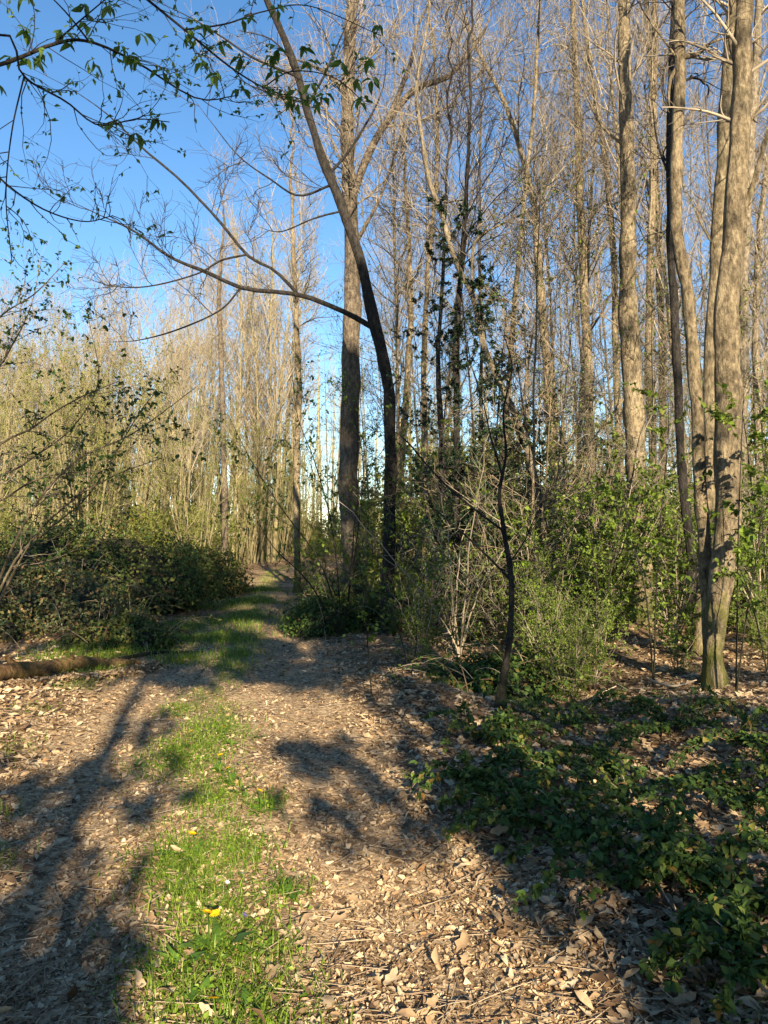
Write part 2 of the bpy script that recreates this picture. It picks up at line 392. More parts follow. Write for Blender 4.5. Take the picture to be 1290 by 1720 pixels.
x, y = frustum_points(1500, 2, 12, 1.1); a_ = rng.uniform(0, 6.28, 1500); L_ = rng.uniform(.04, .16, 1500)
dx_ = np.stack([np.cos(a_) * L_, np.sin(a_) * L_, rng.normal(size=1500) * .01], -1); p0_ = np.stack([x, y, gz(x, y) + .025], -1)
tw_ = p0_[:, None] + dx_[:, None] * np.linspace(-1, 1, 4)[None, :, None] + rng.normal(size=(1500, 4, 3)) * .004
twl = MB(); tubes(twl, tw_, np.full((1500, 4), .0022), 3)
q_ = rng.uniform(0, 1, 1500); x = -4.05 + q_ * 1.1 + .10 + np.abs(rng.normal(size=1500)) * .1; y = 7.3 + q_ * 2.25 + rng.normal(size=1500) * .1
lay(lit, fardead, x, y, rng.uniform(.04, .085, 1500), rng.uniform(.01, .07, 1500), .7)
lo = part('leaf_litter', lit, M['litter'], None, 'stuff', False); lo['label'] = 'brown crushed dead leaves carpeting the path and forest floor'; lo['category'] = 'leaf litter'
o = part('litter_twigs', twl, M['twig_dead'], None, 'stuff'); o['label'] = 'tiny broken twigs scattered over the leaf litter'; o['category'] = 'twigs'
# the leaves that show largest lie singly
dm = []
for tp in dead:
    mb = MB(); mb.add(*tp); dm.append(mb.mesh('fallen_leaf', M['litter']))
nl = 0
while nl < 295:
    d = 2.0 * (5.2 / 2.0) ** rng.uniform(); xx = rng.uniform(-.52, .52) * d
    off_ = abs(xx - path_x(d))
    if rng.uniform() > np.interp(off_, [.2, 1.1, 1.5], [.07, .25, 1]): continue
    l = link('fallen_leaf', dm[rng.integers(0, 6)], path if off_ < 1.3 else ground)
    s_ = rng.uniform(.05, .115); l.scale = (s_, s_, s_)
    l.location = (xx, d, float(gz(xx, d)) + rng.uniform(.025, .05))
    l.rotation_euler = (rng.normal() * .45, rng.normal() * .45, rng.uniform(0, 6.28)); nl += 1

# ------------------------------------------------------------------ trees traced in the photograph, each at its own distance
def trace(pts, d, n=28, base=False):
    a = []
    for q in pts:
        dd = q[3] if len(q) > 3 else d
        p = at(q[0], q[1], dd); a.append([*p, q[2] * .5 / F * dd])
    a = smooth_poly(a, n)
    P, R = a[:, :3], np.maximum(a[:, 3], .003)
    if base:
        P[0, 2] = gz(P[0, 0], P[0, 1]) - .12
        h = P[:, 2] - P[0, 2]
        R = R * (1 + .55 * np.exp(-h / .22))
    ln = np.linalg.norm(P[-1] - P[0]); u = np.linspace(0, ln, n)[:, None]; ph = rng.uniform(0, 6.28, (3, 3))
    wob = np.sin(u * 2.1 + ph[0]) * .5 + np.sin(u * 5.3 + ph[1]) * .3 + np.sin(u * 11 + ph[2]) * .14
    P = P + wob * (.10 * R[:, None] + .007) * np.array([1, 1, .5]) * np.minimum(1, np.linspace(0, 6, n))[:, None]
    R = R * (1 + .05 * np.sin(np.arange(n) * 1.9 + rng.uniform(0, 6)) + rng.normal(size=n) * .02)
    return P, R
def rough_tube(mb, P, R, k, flare=1.0):
    P = smooth_poly(np.concatenate([P, R[:, None]], 1), 110); R = P[:, 3]; P = P[:, :3]
    tubes(mb, P, R, k); v = mb.V[-1].reshape(110, k, 3)
    nz = rng.normal(size=(110, k)); nz = (nz + np.roll(nz, 1, 0) + np.roll(nz, -1, 0) + np.roll(nz, 2, 0)) / 4
    big = rng.normal(size=(110, k)); 
    for _ in range(3): big = (big + np.roll(big, 1, 0) + np.roll(big, -1, 0) + np.roll(big, 1, 1) + np.roll(big, -1, 1)) / 5
    amp = 1 + .07 * nz + .16 * big
    h = P[:, 2] - P[0, 2]; ang = np.arange(k) * 2 * np.pi / k                                   # root flares
    amp = amp + (np.exp(-np.maximum(h, 0) / .2)[:, None] * .6 * flare * np.maximum(0, np.sin(ang * 3 + rng.uniform(0, 6)))[None])
    mb.V[-1] = (P[:, None] + (v - P[:, None]) * amp[:, :, None]).reshape(-1, 3)
def hero(name, label, trunk, d, limbs, bk, tw, cat='tree', group=None, top=4.0, second=(40, 2.2), twig=(900, .55), t_trunk=(.45, 1), twr=.004, leafs=None, sides=14, extra_trunks=()):
    P, R = trace(trunk, d, 40, True); R = R * (.76 if d > 6 else .86)
    if top > 0:                                    # the stem goes on above the frame
        T = norm(P[-1] - P[-4]); q = np.linspace(0, 1, 12)[1:, None]
        ext = P[-1] + (T * .8 + np.array([0, 0, .2])) * q * top + rng.normal(size=(11, 3)) * .06
        P = np.concatenate([P, ext]); R = np.concatenate([R, R[-1] * (1 - .8 * q[:, 0])])
    base = np.array([P[0, 0], P[0, 1], gz(P[0, 0], P[0, 1])])
    t = thing(name, label, cat, base, group)
    mb = MB(); rough_tube(mb, P, R, sides + 4); trunk_ = part('trunk', mb, bk, t)
    rs = lambda p, r: (smooth_poly(p, 24), np.interp(np.linspace(0, 1, 24), np.linspace(0, 1, len(r)), r))
    PP, RR = [], []
    k0 = int(len(P) * t_trunk[0]); a = rs(P[k0:], R[k0:]); PP.append(a[0]); RR.append(a[1])
    for et in extra_trunks:
        p, r = trace(et, d, 40, True)
        if top > 0:
            T = norm(p[-1] - p[-4]); q = np.linspace(0, 1, 12)[1:, None]
            p = np.concatenate([p, p[-1] + (T * .8 + np.array([0, 0, .2])) * q * top]); r = np.concatenate([r, r[-1] * (1 - .8 * q[:, 0])])
        mb = MB(); tubes(mb, p, r, sides); part('trunk', mb, bk, t)
        a = rs(p[len(p) // 2:], r[len(p) // 2:]); PP.append(a[0]); RR.append(a[1])
    stems_ = smooth_poly(P, 400)
    for lb in limbs:
        p, r = trace(lb, d, 24)
        near_ = stems_[np.argmin(((stems_ - p[0]) ** 2).sum(1))]; p = p + (near_ - p[0])[None] * (np.linspace(1, 0, 24) ** 2)[:, None]     # grows out of the stem
        stems_ = np.concatenate([stems_, smooth_poly(p, 120)])
        r = r * np.interp(np.linspace(0, 1, 24), [0, .7, 1], [.78, .7, .25])
        mb = MB(); tubes(mb, p, r, 8); part('limb', mb, bk, t).parent = trunk_; PP.append(p); RR.append(r)
    PP, RR = np.array(PP), np.array(RR)
    tws = MB()
    p2, r2 = spawn(PP, RR, second[0], .05, 1, (30, 70), (second[1] * .4, second[1]), 8, .18, .12, .3, twr * 1.6, .02)
    tubes(tws, p2, r2, 5)
    p2b, r2b = spawn(p2, r2, second[0] * 3, .15, 1, (25, 60), (second[1] * .2, second[1] * .5), 7, .2, .1, .6, twr * 1.2)
    tubes(tws, p2b, r2b, 4)
    allp = np.concatenate([p2[:, :7], p2b]); allr = np.concatenate([r2[:, :7], r2b])
    p3, r3 = spawn(allp, allr, twig[0], .1, 1, (25, 65), (twig[1] * .4, twig[1]), 5, .2, .12, .6, twr)
    tubes(tws, p3, r3, 3)
    part('twigs', tws, tw, t, 'stuff')
    if leafs:
        mb = MB()
        for n_, size, tpl in leafs[:-1]: leaf_on(mb, p3, n_, size, tpl)
        part('foliage', mb, leafs[-1], t, 'stuff', False)
    return t, p3, PP

hero('tall_tree', 'thick upright tree trunk in the centre, dark below and sunlit above',
     [(588, 1052, 48), (590, 950, 44), (586, 800, 42), (588, 640, 40), (593, 480, 36), (586, 300, 32), (584, 150, 29), (591, 0, 26)], 14.8,
     [[(600, 345, 20), (622, 270, 17), (655, 205, 16), (700, 152, 15), (755, 128, 12), (795, 80, 9), (822, 30, 7), (830, -30, 5)],
      [(655, 205, 12), (690, 110, 9), (705, 40, 6), (735, -20, 4)],
      [(580, 165, 11), (555, 130, 10), (520, 108, 7), (470, 90, 4)],
      [(575, 235, 8), (555, 200, 6), (530, 170, 4), (490, 150, 2.5)],
      [(596, 420, 9), (640, 330, 7), (670, 240, 5), (690, 170, 4)]],
     M['bark_big'], M['twig_grey'], second=(56, 3.0), twig=(1700, .8), t_trunk=(.5, 1), twr=.005, top=6)

lean, _, _ = hero('leaning_tree', 'dark slender tree arching left over the path beside the thick central trunk',
     [(650, 1068, 30), (652, 950, 27), (656, 840, 27), (656, 720, 27), (648, 630, 26), (632, 552, 26), (606, 440, 22), (572, 345, 20), (538, 255, 19), (512, 170, 17), (487, 90, 16), (447, -5, 14)], 12.6,
     [[(626, 556, 13), (575, 526, 12), (500, 496, 11), (410, 486, 10), (345, 458, 9), (285, 432, 7), (225, 388, 6), (165, 360, 4), (100, 330, 2.5)],
      [(500, 496, 8), (460, 455, 7), (415, 430, 7), (375, 380, 7), (350, 352, 6), (300, 300, 6), (240, 250, 5), (185, 196, 4), (120, 150, 3), (40, 108, 2)],
      [(412, 432, 5), (370, 440, 5), (330, 462, 4), (250, 482, 3.5), (185, 480, 3), (130, 460, 2)],
      [(405, 490, 5), (370, 525, 4), (300, 555, 4), (230, 572, 3), (170, 575, 2)],
      [(556, 312, 6), (500, 330, 5), (450, 300, 4), (400, 262, 3), (350, 200, 2), (325, 165, 1.5)],
      [(565, 290, 7), (600, 240, 6), (640, 160, 4), (650, 90, 3)],
      [(520, 180, 6), (545, 130, 5), (570, 70, 4), (590, 20, 3)],
      [(500, 130, 6), (430, 100, 5), (370, 60, 4), (320, 30, 3), (235, -10, 2)],
      [(560, 360, 5), (520, 370, 4), (470, 390, 3), (430, 380, 2)]],
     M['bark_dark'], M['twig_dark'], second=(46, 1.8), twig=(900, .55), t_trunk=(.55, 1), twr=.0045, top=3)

hero('tall_tree', 'straight sunlit grey-brown trunk left of the clustered stems',
     [(1076, 1075, 50), (1078, 980, 46), (1072, 850, 44), (1064, 700, 43), (1058, 560, 41), (1054, 400, 35), (1052, 200, 29), (1047, 0, 26)], 12.2,
     [[(1060, 330, 6), (1090, 280, 5), (1130, 240, 4), (1180, 215, 3)], [(1052, 250, 6), (1010, 210, 5), (980, 150, 4), (950, 90, 3)],
      [(1058, 650, 6), (1030, 690, 5), (1008, 720, 4), (990, 745, 2.5)]],
     M['bark_grey'], M['twig_grey'], second=(30, 2.0), twig=(700, .6), t_trunk=(.55, 1), twr=.0035, top=6)

hero('clustered_tree', 'largest front stem of the clustered trunks at right with sunlit side',
     [(1204, 1180, 40), (1200, 1100, 36), (1206, 1020, 46), (1218, 900, 52), (1222, 780, 54), (1224, 640, 54), (1223, 520, 52), (1231, 400, 47), (1240, 250, 42), (1248, 100, 38), (1252, -5, 35)], 7.5,
     [[(1237, 400, 17), (1252, 350, 14), (1268, 300, 12), (1290, 225, 10), (1320, 130, 7)],
      [(1238, 250, 8), (1262, 200, 6), (1300, 150, 4)]],
     M['bark_grey'], M['twig_grey'], second=(16, 1.5), twig=(260, .5), t_trunk=(.6, 1), twr=.003, top=6, sides=20)
hero('clustered_tree', 'bent stem, dark above and pale below, left in the trunk cluster',
     [(1196, 1155, 34), (1193, 1040, 30), (1184, 920, 29), (1176, 800, 28), (1167, 660, 27), (1158, 520, 26), (1143, 420, 25), (1134, 340, 25), (1137, 240, 26), (1141, 100, 25), (1143, -5, 23)], 7.7,
     [[(1145, 98, 12), (1165, 95, 11), (1178, 88, 10), (1200, 70, 6), (1240, 62, 4), (1290, 66, 3)],
      [(1130, 105, 8), (1122, 140, 8), (1124, 180, 6)], [(1146, 105, 5), (1110, 60, 4), (1080, 20, 3), (1060, -20, 2)]],
     M['bark_grey'], M['twig_dark'], second=(16, 1.6), twig=(260, .5), t_trunk=(.6, 1), twr=.003, top=5, sides=18)
hero('clustered_tree', 'paler stem standing behind and between the front clustered trunks',
     [(1180, 1095, 40), (1184, 960, 32), (1190, 820, 31), (1195, 640, 31), (1203, 440, 30), (1214, 250, 28), (1226, 80, 26), (1232, -5, 25)], 9.2,
     [[(1205, 420, 5), (1180, 380, 4), (1160, 330, 3)]],
     M['bark_moss'], M['twig_grey'], second=(14, 1.6), twig=(240, .5), t_trunk=(.6, 1), twr=.003, top=6)
hero('clustered_tree', 'thin dark stem at the left edge of the trunk cluster',
     [(1166, 1080, 22), (1160, 930, 20), (1147, 800, 18), (1139, 680, 18), (1133, 520, 18), (1126, 380, 16), (1124, 200, 14), (1130, 60, 11), (1132, -5, 10)], 10.5,
     [[(1126, 300, 6), (1105, 240, 5), (1095, 170, 3)]], M['bark_dark'], M['twig_dark'], second=(14, 1.6), twig=(220, .5), top=4, twr=.003)
hero('clustered_tree', 'tall pale trunk at right frame edge behind the largest clustered stem',
     [(1246, 1060, 26), (1247, 900, 24), (1248, 650, 22), (1252, 400, 20), (1264, 200, 18), (1275, 0, 16)], 14.5,
     [[(1262, 220, 7), (1285, 120, 5), (1310, 40, 4)]], M['bark_pale'], M['twig_grey'], second=(24, 2), twig=(500, .6), top=6, twr=.004)

hero('young_tree', 'thin dark crooked young tree standing alone at the path edge',
     [(838, 1182, 18), (851, 1110, 15), (859, 1020, 13), (856, 950, 12), (844, 880, 10), (838, 830, 8), (850, 760, 6), (846, 690, 4), (860, 620, 3), (850, 570, 2)], 7.2,
     [[(842, 892, 6), (800, 860, 5), (758, 825, 5), (720, 785, 4), (690, 748, 4), (668, 728, 3), (640, 712, 2)],
      [(852, 975, 6), (810, 930, 5), (770, 890, 4), (735, 860, 3), (705, 838, 2)],
      [(858, 945, 4), (884, 905, 3), (900, 870, 2.5), (925, 825, 2), (940, 790, 1.5)],
      [(843, 800, 5), (825, 740, 4), (815, 690, 3), (800, 640, 2)]],
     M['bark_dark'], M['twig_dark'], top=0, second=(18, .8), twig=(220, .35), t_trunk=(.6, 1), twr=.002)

hero('crooked_tree', 'pale crooked tree leaning left with a sinuous sunlit top',
     [(925, 1050, 20), (912, 900, 17), (895, 790, 16), (868, 700, 15), (842, 650, 13), (812, 580, 13), (795, 500, 12), (766, 440, 12), (744, 370, 11), (720, 300, 10), (709, 230, 9), (699, 150, 8), (708, 90, 7), (720, 30, 5)], 12.2,
     [[(790, 500, 7), (790, 440, 6), (800, 400, 6), (850, 372, 5), (895, 352, 5), (930, 330, 4), (960, 315, 3)],
      [(740, 365, 5), (720, 330, 4), (690, 300, 3)]], M['bark_pale'], M['twig_grey'], second=(40, 2.0), twig=(900, .6), t_trunk=(.4, 1), twr=.0035, top=1.5)

mids = [('slim straight trunk in the gap right of the dark arching tree', [(712, 1000, 14), (716, 800, 13), (712, 600, 12), (722, 420, 10), (735, 250, 8), (728, 60, 6)], 16, 'bark_grey'), ('thin dark trunk left of the holly saplings', [(738, 1000, 12), (742, 800, 11), (736, 620, 10), (744, 450, 8), (752, 260, 6)], 14, 'bark_dark'), ('slender trunk leaning right behind the young crooked tree', [(838, 1000, 14), (845, 800, 13), (858, 600, 12), (872, 420, 10), (895, 200, 8), (905, 40, 6)], 15.5, 'bark_grey'),
        ('slim upright trunk with dark bark rising behind the holly saplings', [(772, 1010, 16), (768, 800, 15), (766, 600, 14), (775, 450, 12), (785, 300, 9), (790, 150, 6)], 12.5, 'bark_dark'),
        ('sunlit straight trunk midway between the crooked tree and the straight grey-brown trunk', [(1000, 1000, 22), (992, 800, 21), (988, 620, 20), (978, 420, 18), (970, 200, 16), (962, 0, 12)], 19, 'bark_grey'),
        ('leaning brown trunk just right of the crooked pale tree', [(950, 1000, 22), (935, 800, 20), (918, 620, 19), (905, 450, 17), (892, 320, 14), (850, 180, 10), (800, 80, 7)], 17, 'bark_grey'),
        ('slender trunk close behind the straight grey-brown trunk, to its right', [(1100, 1010, 20), (1098, 800, 19), (1090, 600, 18), (1094, 400, 16), (1098, 200, 14), (1100, 0, 12)], 17, 'bark_grey'),
        ('thin trunk seen just left of the trunk cluster', [(1118, 1000, 16), (1114, 800, 16), (1112, 600, 15), (1106, 400, 14), (1098, 200, 12), (1085, 0, 10)], 21, 'bark_big'),
        ('trunk leaning left whose top crosses behind the straight grey-brown trunk', [(1046, 1000, 17), (1040, 800, 16), (1035, 600, 15), (1030, 420, 13), (1015, 260, 12), (990, 100, 9), (978, 0, 7)], 20, 'bark_grey'),
        ('thin grey trunk just right of the dark arching tree', [(672, 1000, 16), (674, 800, 15), (685, 620, 13), (690, 480, 11), (680, 300, 8)], 20, 'bark_grey'),
        ('slim trunk just left of the thick central trunk', [(500, 985, 15), (498, 800, 14), (502, 640, 13), (495, 480, 10), (490, 330, 7)], 22, 'bark_grey'),
        ('slim dark trunk rising out of the pale thicket at left', [(378, 920, 14), (376, 760, 13), (372, 620, 11), (368, 500, 9), (372, 420, 6)], 30, 'bark_big'),
        ('pale trunk at the right frame edge behind the leafy saplings', [(1282, 1020, 20), (1278, 800, 19), (1270, 620, 17), (1272, 450, 14), (1285, 300, 12)], 18, 'bark_pale')]
for lb, tr, d, bk in mids:
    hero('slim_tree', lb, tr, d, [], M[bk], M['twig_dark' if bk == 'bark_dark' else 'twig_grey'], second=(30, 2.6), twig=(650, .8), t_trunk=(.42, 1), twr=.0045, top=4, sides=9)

# ------------------------------------------------------------------ chestnut that hangs over the top left corner (its trunk stands left of the frame)
def chestnut():
    b = np.array([-4.7, 5.6, 0.0]); b[2] = gz(b[0], b[1])
    t = thing('chestnut_tree', 'leafy twigs of an overhanging tree hanging into the top left corner', 'tree', b)
    tp = smooth_poly([b + [0, 0, -.1], b + [.1, 0, 2], b + [.0, .1, 4.5], b + [.25, .2, 7], b + [.2, .4, 9.5]], 24)
    mb = MB(); tubes(mb, tp, np.linspace(.14, .05, 24), 12); ct = part('trunk', mb, M['bark_dark'], t)
    limbs = [([b + [.05, .1, 4.6], at(-40, 120, 5.7), at(90, 74, 5.8), at(150, 70, 5.8), at(230, 105, 5.9), at(330, 165, 6), at(400, 160, 6.1)], .018),
             ([at(150, 70, 5.8), at(110, 20, 5.7), at(60, -30, 5.6)], .008), ([at(90, 74, 5.8), at(140, 30, 5.9), at(200, -20, 6)], .008),
             ([b + [.2, .15, 6.5], at(60, -160, 6), at(200, -40, 6.2), at(310, 50, 6.4), at(390, 115, 6.5), at(450, 150, 6.6), at(520, 170, 6.6)], .016),
             ([at(310, 50, 6.4), at(380, 40, 6.5), at(440, 20, 6.6), at(520, 10, 6.7), at(640, 60, 6.8)], .008),
             ([at(440, 148, 6.6), at(490, 120, 6.6), at(560, 130, 6.7), at(615, 175, 6.7)], .006),
             ([b + [0, .1, 3.6], at(-40, 250, 5.8), at(0, 300, 5.8), at(70, 350, 6), at(140, 372, 6.1), at(190, 362, 6.1)], .011),
             ([b + [0, .1, 4.2], at(-30, 60, 5.2), at(40, 130, 5.4), at(110, 170, 5.5), at(165, 210, 5.6), at(230, 200, 5.7), at(285, 205, 5.8)], .010),
             ([at(40, 130, 5.4), at(20, 220, 5.4), at(10, 330, 5.4), at(20, 440, 5.5)], .006)]
    PP = []
    for p, r in limbs:
        q = smooth_poly(p, 24); mb = MB(); tubes(mb, q, np.linspace(r, .0035, 24), 6); part('limb', mb, M['bark_dark'], t).parent = ct; PP.append(q)
    PP = np.array(PP); RR = np.full(PP.shape[:2], .006)
    tw = MB(); p2, r2 = spawn(PP, RR, 120, .25, 1, (25, 65), (.25, .9), 7, .2, .08, .7, .0022); tubes(tw, p2, r2, 4)
    p3, r3 = spawn(p2, r2, 150, .3, 1, (25, 60), (.1, .35), 5, .2, .1, .7, .0018); tubes(tw, p3, r3, 3)
    part('twigs', tw, M['twig_dark'], t, 'stuff')
    me = MB(); me.add(*ovate(.42, .1, .25)); me = me.mesh('leaf', M['leaf_chestnut'], smooth=False)
    spots = [(460, 60), (455, 120), (475, 160), (500, 180), (505, 60), (520, 155), (530, 130), (430, 40), (625, 70), (610, 165), (640, 40), (590, 175), (350, 45), (330, 60), (320, 120), (290, 125), (305, 70), (210, 80), (225, 100), (270, 110), (345, 140), (120, 80), (60, 115), (75, 100), (20, 40), (15, 100), (200, 20), (245, 30), (40, 20), (150, 40), (410, 85), (270, 205), (235, 250), (160, 130), (100, 60), (185, 205), (215, 95), (400, 155), (380, 60), (10, 160), (140, 10), (480, 20), (575, 90), (490, 150), (545, 175), (515, 95), (450, 90), (600, 120), (565, 160), (635, 110), (440, 70), (470, 185)]
    n = 0
    for (px, py) in spots:
        k = rng.integers(4, 7); c = at(px + rng.normal() * 5, py - 8, 6.3 if px > 300 else 5.8)
        near = PP.reshape(-1, 3); nb = near[np.argmin(((near - c) ** 2).sum(1))]
        c = nb + (c - nb) * .6
        a0 = rng.uniform(0, 6.28)
        for i in range(k):
            if n >= 298: break
            l = link('leaf', me, t); s_ = rng.uniform(.075, .13); l.scale = (s_, s_, s_)
            l.location = tuple(c - b + rng.normal(size=3) * .012)
            l.rotation_euler = (-rng.uniform(.1, 1.15), rng.normal() * .35, a0 + i * 6.28 / k + rng.normal() * .3); n += 1
    mb = MB(); leaf_on(mb, np.concatenate([p2[:, :5], p3]), 1100, (.025, .06), simple(.5), .6); part('foliage', mb, M['leaf_chestnut'], t, 'stuff', False)
chestnut()

# ------------------------------------------------------------------ background trees, one of each kind then copies
def proto_tree(name, Ht, r, nb, ntw, crown0, twr, bk, tw, stems=1, lean=.05, leafs=None, ang=(20, 50), up=.22, blen=.22):
    t = thing(name, 'tree', 'tree', (0, 0, 0))
    PP, RR = [], []
    mb = MB()
    for s in range(stems):
        a = rng.uniform(0, 6.28); l = lean * rng.uniform(.5, 1.6) * (1 if stems == 1 else 1.5)
        h = Ht * rng.uniform(.78, 1)
        q = np.linspace(0, 1, 24)
        wob = np.cumsum(rng.normal(size=(24, 2)) * .018 * Ht / 10, 0)
        P = np.stack([math.cos(a) * (l * h * q + (.25 if stems > 1 else 0)) + wob[:, 0] * q, math.sin(a) * (l * h * q + (.25 if stems > 1 else 0)) + wob[:, 1] * q, h * q - .15], -1)
        R = r * rng.uniform(.6, 1.1) * (1 - .85 * q ** 1.2); R[0] *= 1.35
        mb = MB(); tubes(mb, P, R, 7); part('trunk', mb, bk, t); PP.append(P); RR.append(R)
    PP, RR = np.array(PP), np.array(RR)
    k0 = int(24 * crown0)
    m = MB()
    p2, r2 = spawn(PP[:, k0:], RR[:, k0:], nb, 0, 1, ang, (Ht * blen * .35, Ht * blen), 8, .12, up, .5, twr * 1.6); tubes(m, p2, r2, 4)
    p2b, r2b = spawn(p2, r2, nb * 3, .15, 1, (20, 50), (Ht * blen * .2, Ht * blen * .5), 6, .14, up, .6, twr * 1.1); tubes(m, p2b, r2b, 3)
    p3, r3 = spawn(p2b, r2b, ntw, .1, 1, (20, 55), (Ht * .025, Ht * .06), 4, .15, up, .6, twr * .8); tubes(m, p3, r3, 3)
    part('twigs', m, tw, t, 'stuff')
    if leafs:
        mb = MB(); leaf_on(mb, p3, leafs[0], leafs[1], simple(.6)); part('foliage', mb, leafs[2], t, 'stuff', False)
    return t
tall = [proto_tree('bare_tree', 18, .075, 46, 1100, .4, .0055, M['bark_grey'], M['twig_grey'], 1, .07, (160, (.04, .08), M['leaf_yellow']), (20, 60), .12, .24) for _ in range(3)] + \
       [proto_tree('bare_tree', 17, .06, 46, 1100, .35, .0055, M['bark_big'], M['twig_pinkish'], 2, .07, None, (20, 60), .12, .24) for _ in range(2)] + \
       [proto_tree('bare_tree', 18, .07, 46, 1100, .35, .0055, M['bark_pale'], M['twig_grey'], 1, .1, None, (20, 60), .12, .24)]
cop = [proto_tree('coppice_clump', 9, .04, 60, 900, .15, .006, M['bark_tan'], M['twig_tan'], 10, .13, (2300, (.05, .11), M['leaf_yellow']), (18, 55), .14, .24) for _ in range(4)]
thk = [proto_tree('thicket_tree', 13, .075, 44, 900, .3, .007, M['bark_tan'], M['twig_pinkish'], 2, .07, (260, (.05, .10), M['leaf_yellow']), (18, 50), .16, .24) for _ in range(3)]
used = set()
def where(px):
    for lim, txt in ((480, 'seen over the large bramble mound'), (570, 'seen just left of the thick central trunk'), (640, 'seen behind the two central trees'), (760, 'seen just right of the arching tree'), (880, 'seen behind the holly saplings'), (1030, 'seen left of the straight grey-brown trunk'), (1130, 'seen between the straight grey-brown trunk and the cluster'), (1250, 'seen behind the trunk cluster')):
        if px < lim: return txt
    return 'seen at the right frame edge'
def put(protos, x, y, sc, label, group):
    p = protos[rng.integers(0, len(protos))]
    loc = (x, y, float(gz(x, y))); rz = rng.uniform(0, 6.28)
    if p.name in used: copy_thing(p, loc, rz, sc, label, group)
    else:
        used.add(p.name); p.location = loc; p.rotation_euler = (0, 0, rz); p.scale = (sc, sc, sc); p['label'] = label; p['group'] = group
def clear(x, y, m=1.6): return abs(x - float(path_x(y))) > float(path_hw(y)) + m
def wherel(px):
    for lim, txt in ((90, 'at the left frame edge'), (200, 'behind the hazel shrub'), (300, 'over the top of the large bramble mound'), (400, 'over the rounded mound nearest the path'), (460, 'beside the far end of the path')):
        if px < lim: return txt
    return 'right of where the path disappears'
n = 0
while n < 42:
    d = rng.uniform(16, 48); px = rng.uniform(455, 1400)
    x = (px - 645) / F * d
    if not clear(x, d, 2.2) or x < path_x(d): continue
    if px < 600 and d < 26: continue
    put(tall, x, d, rng.uniform(.85, 1.2), 'tall bare woodland tree in the background, ' + where(px), 'bare trees of the wood right of the path'); n += 1
n = 0
while n < 62:
    d = rng.uniform(31, 58); px = rng.uniform(-80, 600)
    x = (px - 645) / F * d
    if not clear(x, d, 1.5) or (px > 500 and d < 42): continue
    hmax = (1.6 + (900 - np.interp(px, [0, 250, 380, 460, 560], [470, 440, 400, 260, 120])) / F * d) * rng.uniform(.72, 1.0)
    put(thk, x, d, hmax / 13, 'slender pale bare tree of the sunlit thicket, ' + wherel(px), 'pale bare trees of the thicket left of the path'); n += 1
n = 0
while n < 44:
    d = rng.uniform(23, 46); px = rng.uniform(-60, 560)
    x = (px - 645) / F * d
    if not clear(x, d, 1.0) or (px > 440 and d < 38): continue
    put(cop, x, d, rng.uniform(.65, 1.0), 'pale many-stemmed coppice clump in the sunlit thicket, ' + wherel(px), 'sunlit coppice clumps behind the bramble mounds'); n += 1
# the wood goes on far behind as one mass
far = MB()
m_ = 420
fx = rng.uniform(-75, 75, m_); fy = rng.uniform(58, 120, m_); q = np.linspace(0, 1, 8)
fh = rng.uniform(11, 17, m_) * np.where(fx > -8, 1.25, 1.0) * fy / 75
base = np.stack([fx, fy, gz(fx, fy)], -1)
FP = base[:, None] + np.stack([q[None] * rng.normal(size=(m_, 1)) * .8, q[None] * rng.normal(size=(m_, 1)) * .8, q[None] * fh[:, None]], -1)
FR = rng.uniform(.08, .17, m_)[:, None] * (1 - .85 * q)[None]
tubes(far, FP, FR, 4)
p2, r2 = spawn(FP[:, 2:], FR[:, 2:], 5000, 0, 1, (20, 45), (1.5, 4), 5, .12, .25, .5, .02); tubes(far, p2, r2, 3)
p3, r3 = spawn(p2, r2, 10000, .1, 1, (20, 50), (.6, 1.6), 3, .12, .2, .5, .016); tubes(far, p3, r3, 3)
o = part('distant_wood', far, M['twig_tan'], None, 'stuff'); o['label'] = 'far bare woodland closing the view behind the thicket'; o['category'] = 'woodland'

un = MB(); m_ = 60000
fx = rng.uniform(-60, 60, m_); fy = rng.uniform(50, 78, m_)
top_ = 3.2 + 1.6 * np.sin(fx * .55 + 1) + 1.2 * np.sin(fx * 1.7 + fy * .3) + .8 * np.sin(fx * 4.3 + fy)
fz = gz(fx, fy) + np.maximum(top_, .8) * rng.uniform(0, 1, m_) ** .8
inst(un, simple(.7), np.stack([fx, fy, fz], -1), rng.normal(size=(m_, 3)), rng.normal(size=(m_, 3)), rng.uniform(.14, .34, m_))
o = part('distant_undergrowth', un, M['leaf_yellow'], None, 'stuff', False); o['label'] = 'far yellow-green undergrowth below the distant bare wood'; o['category'] = 'undergrowth'

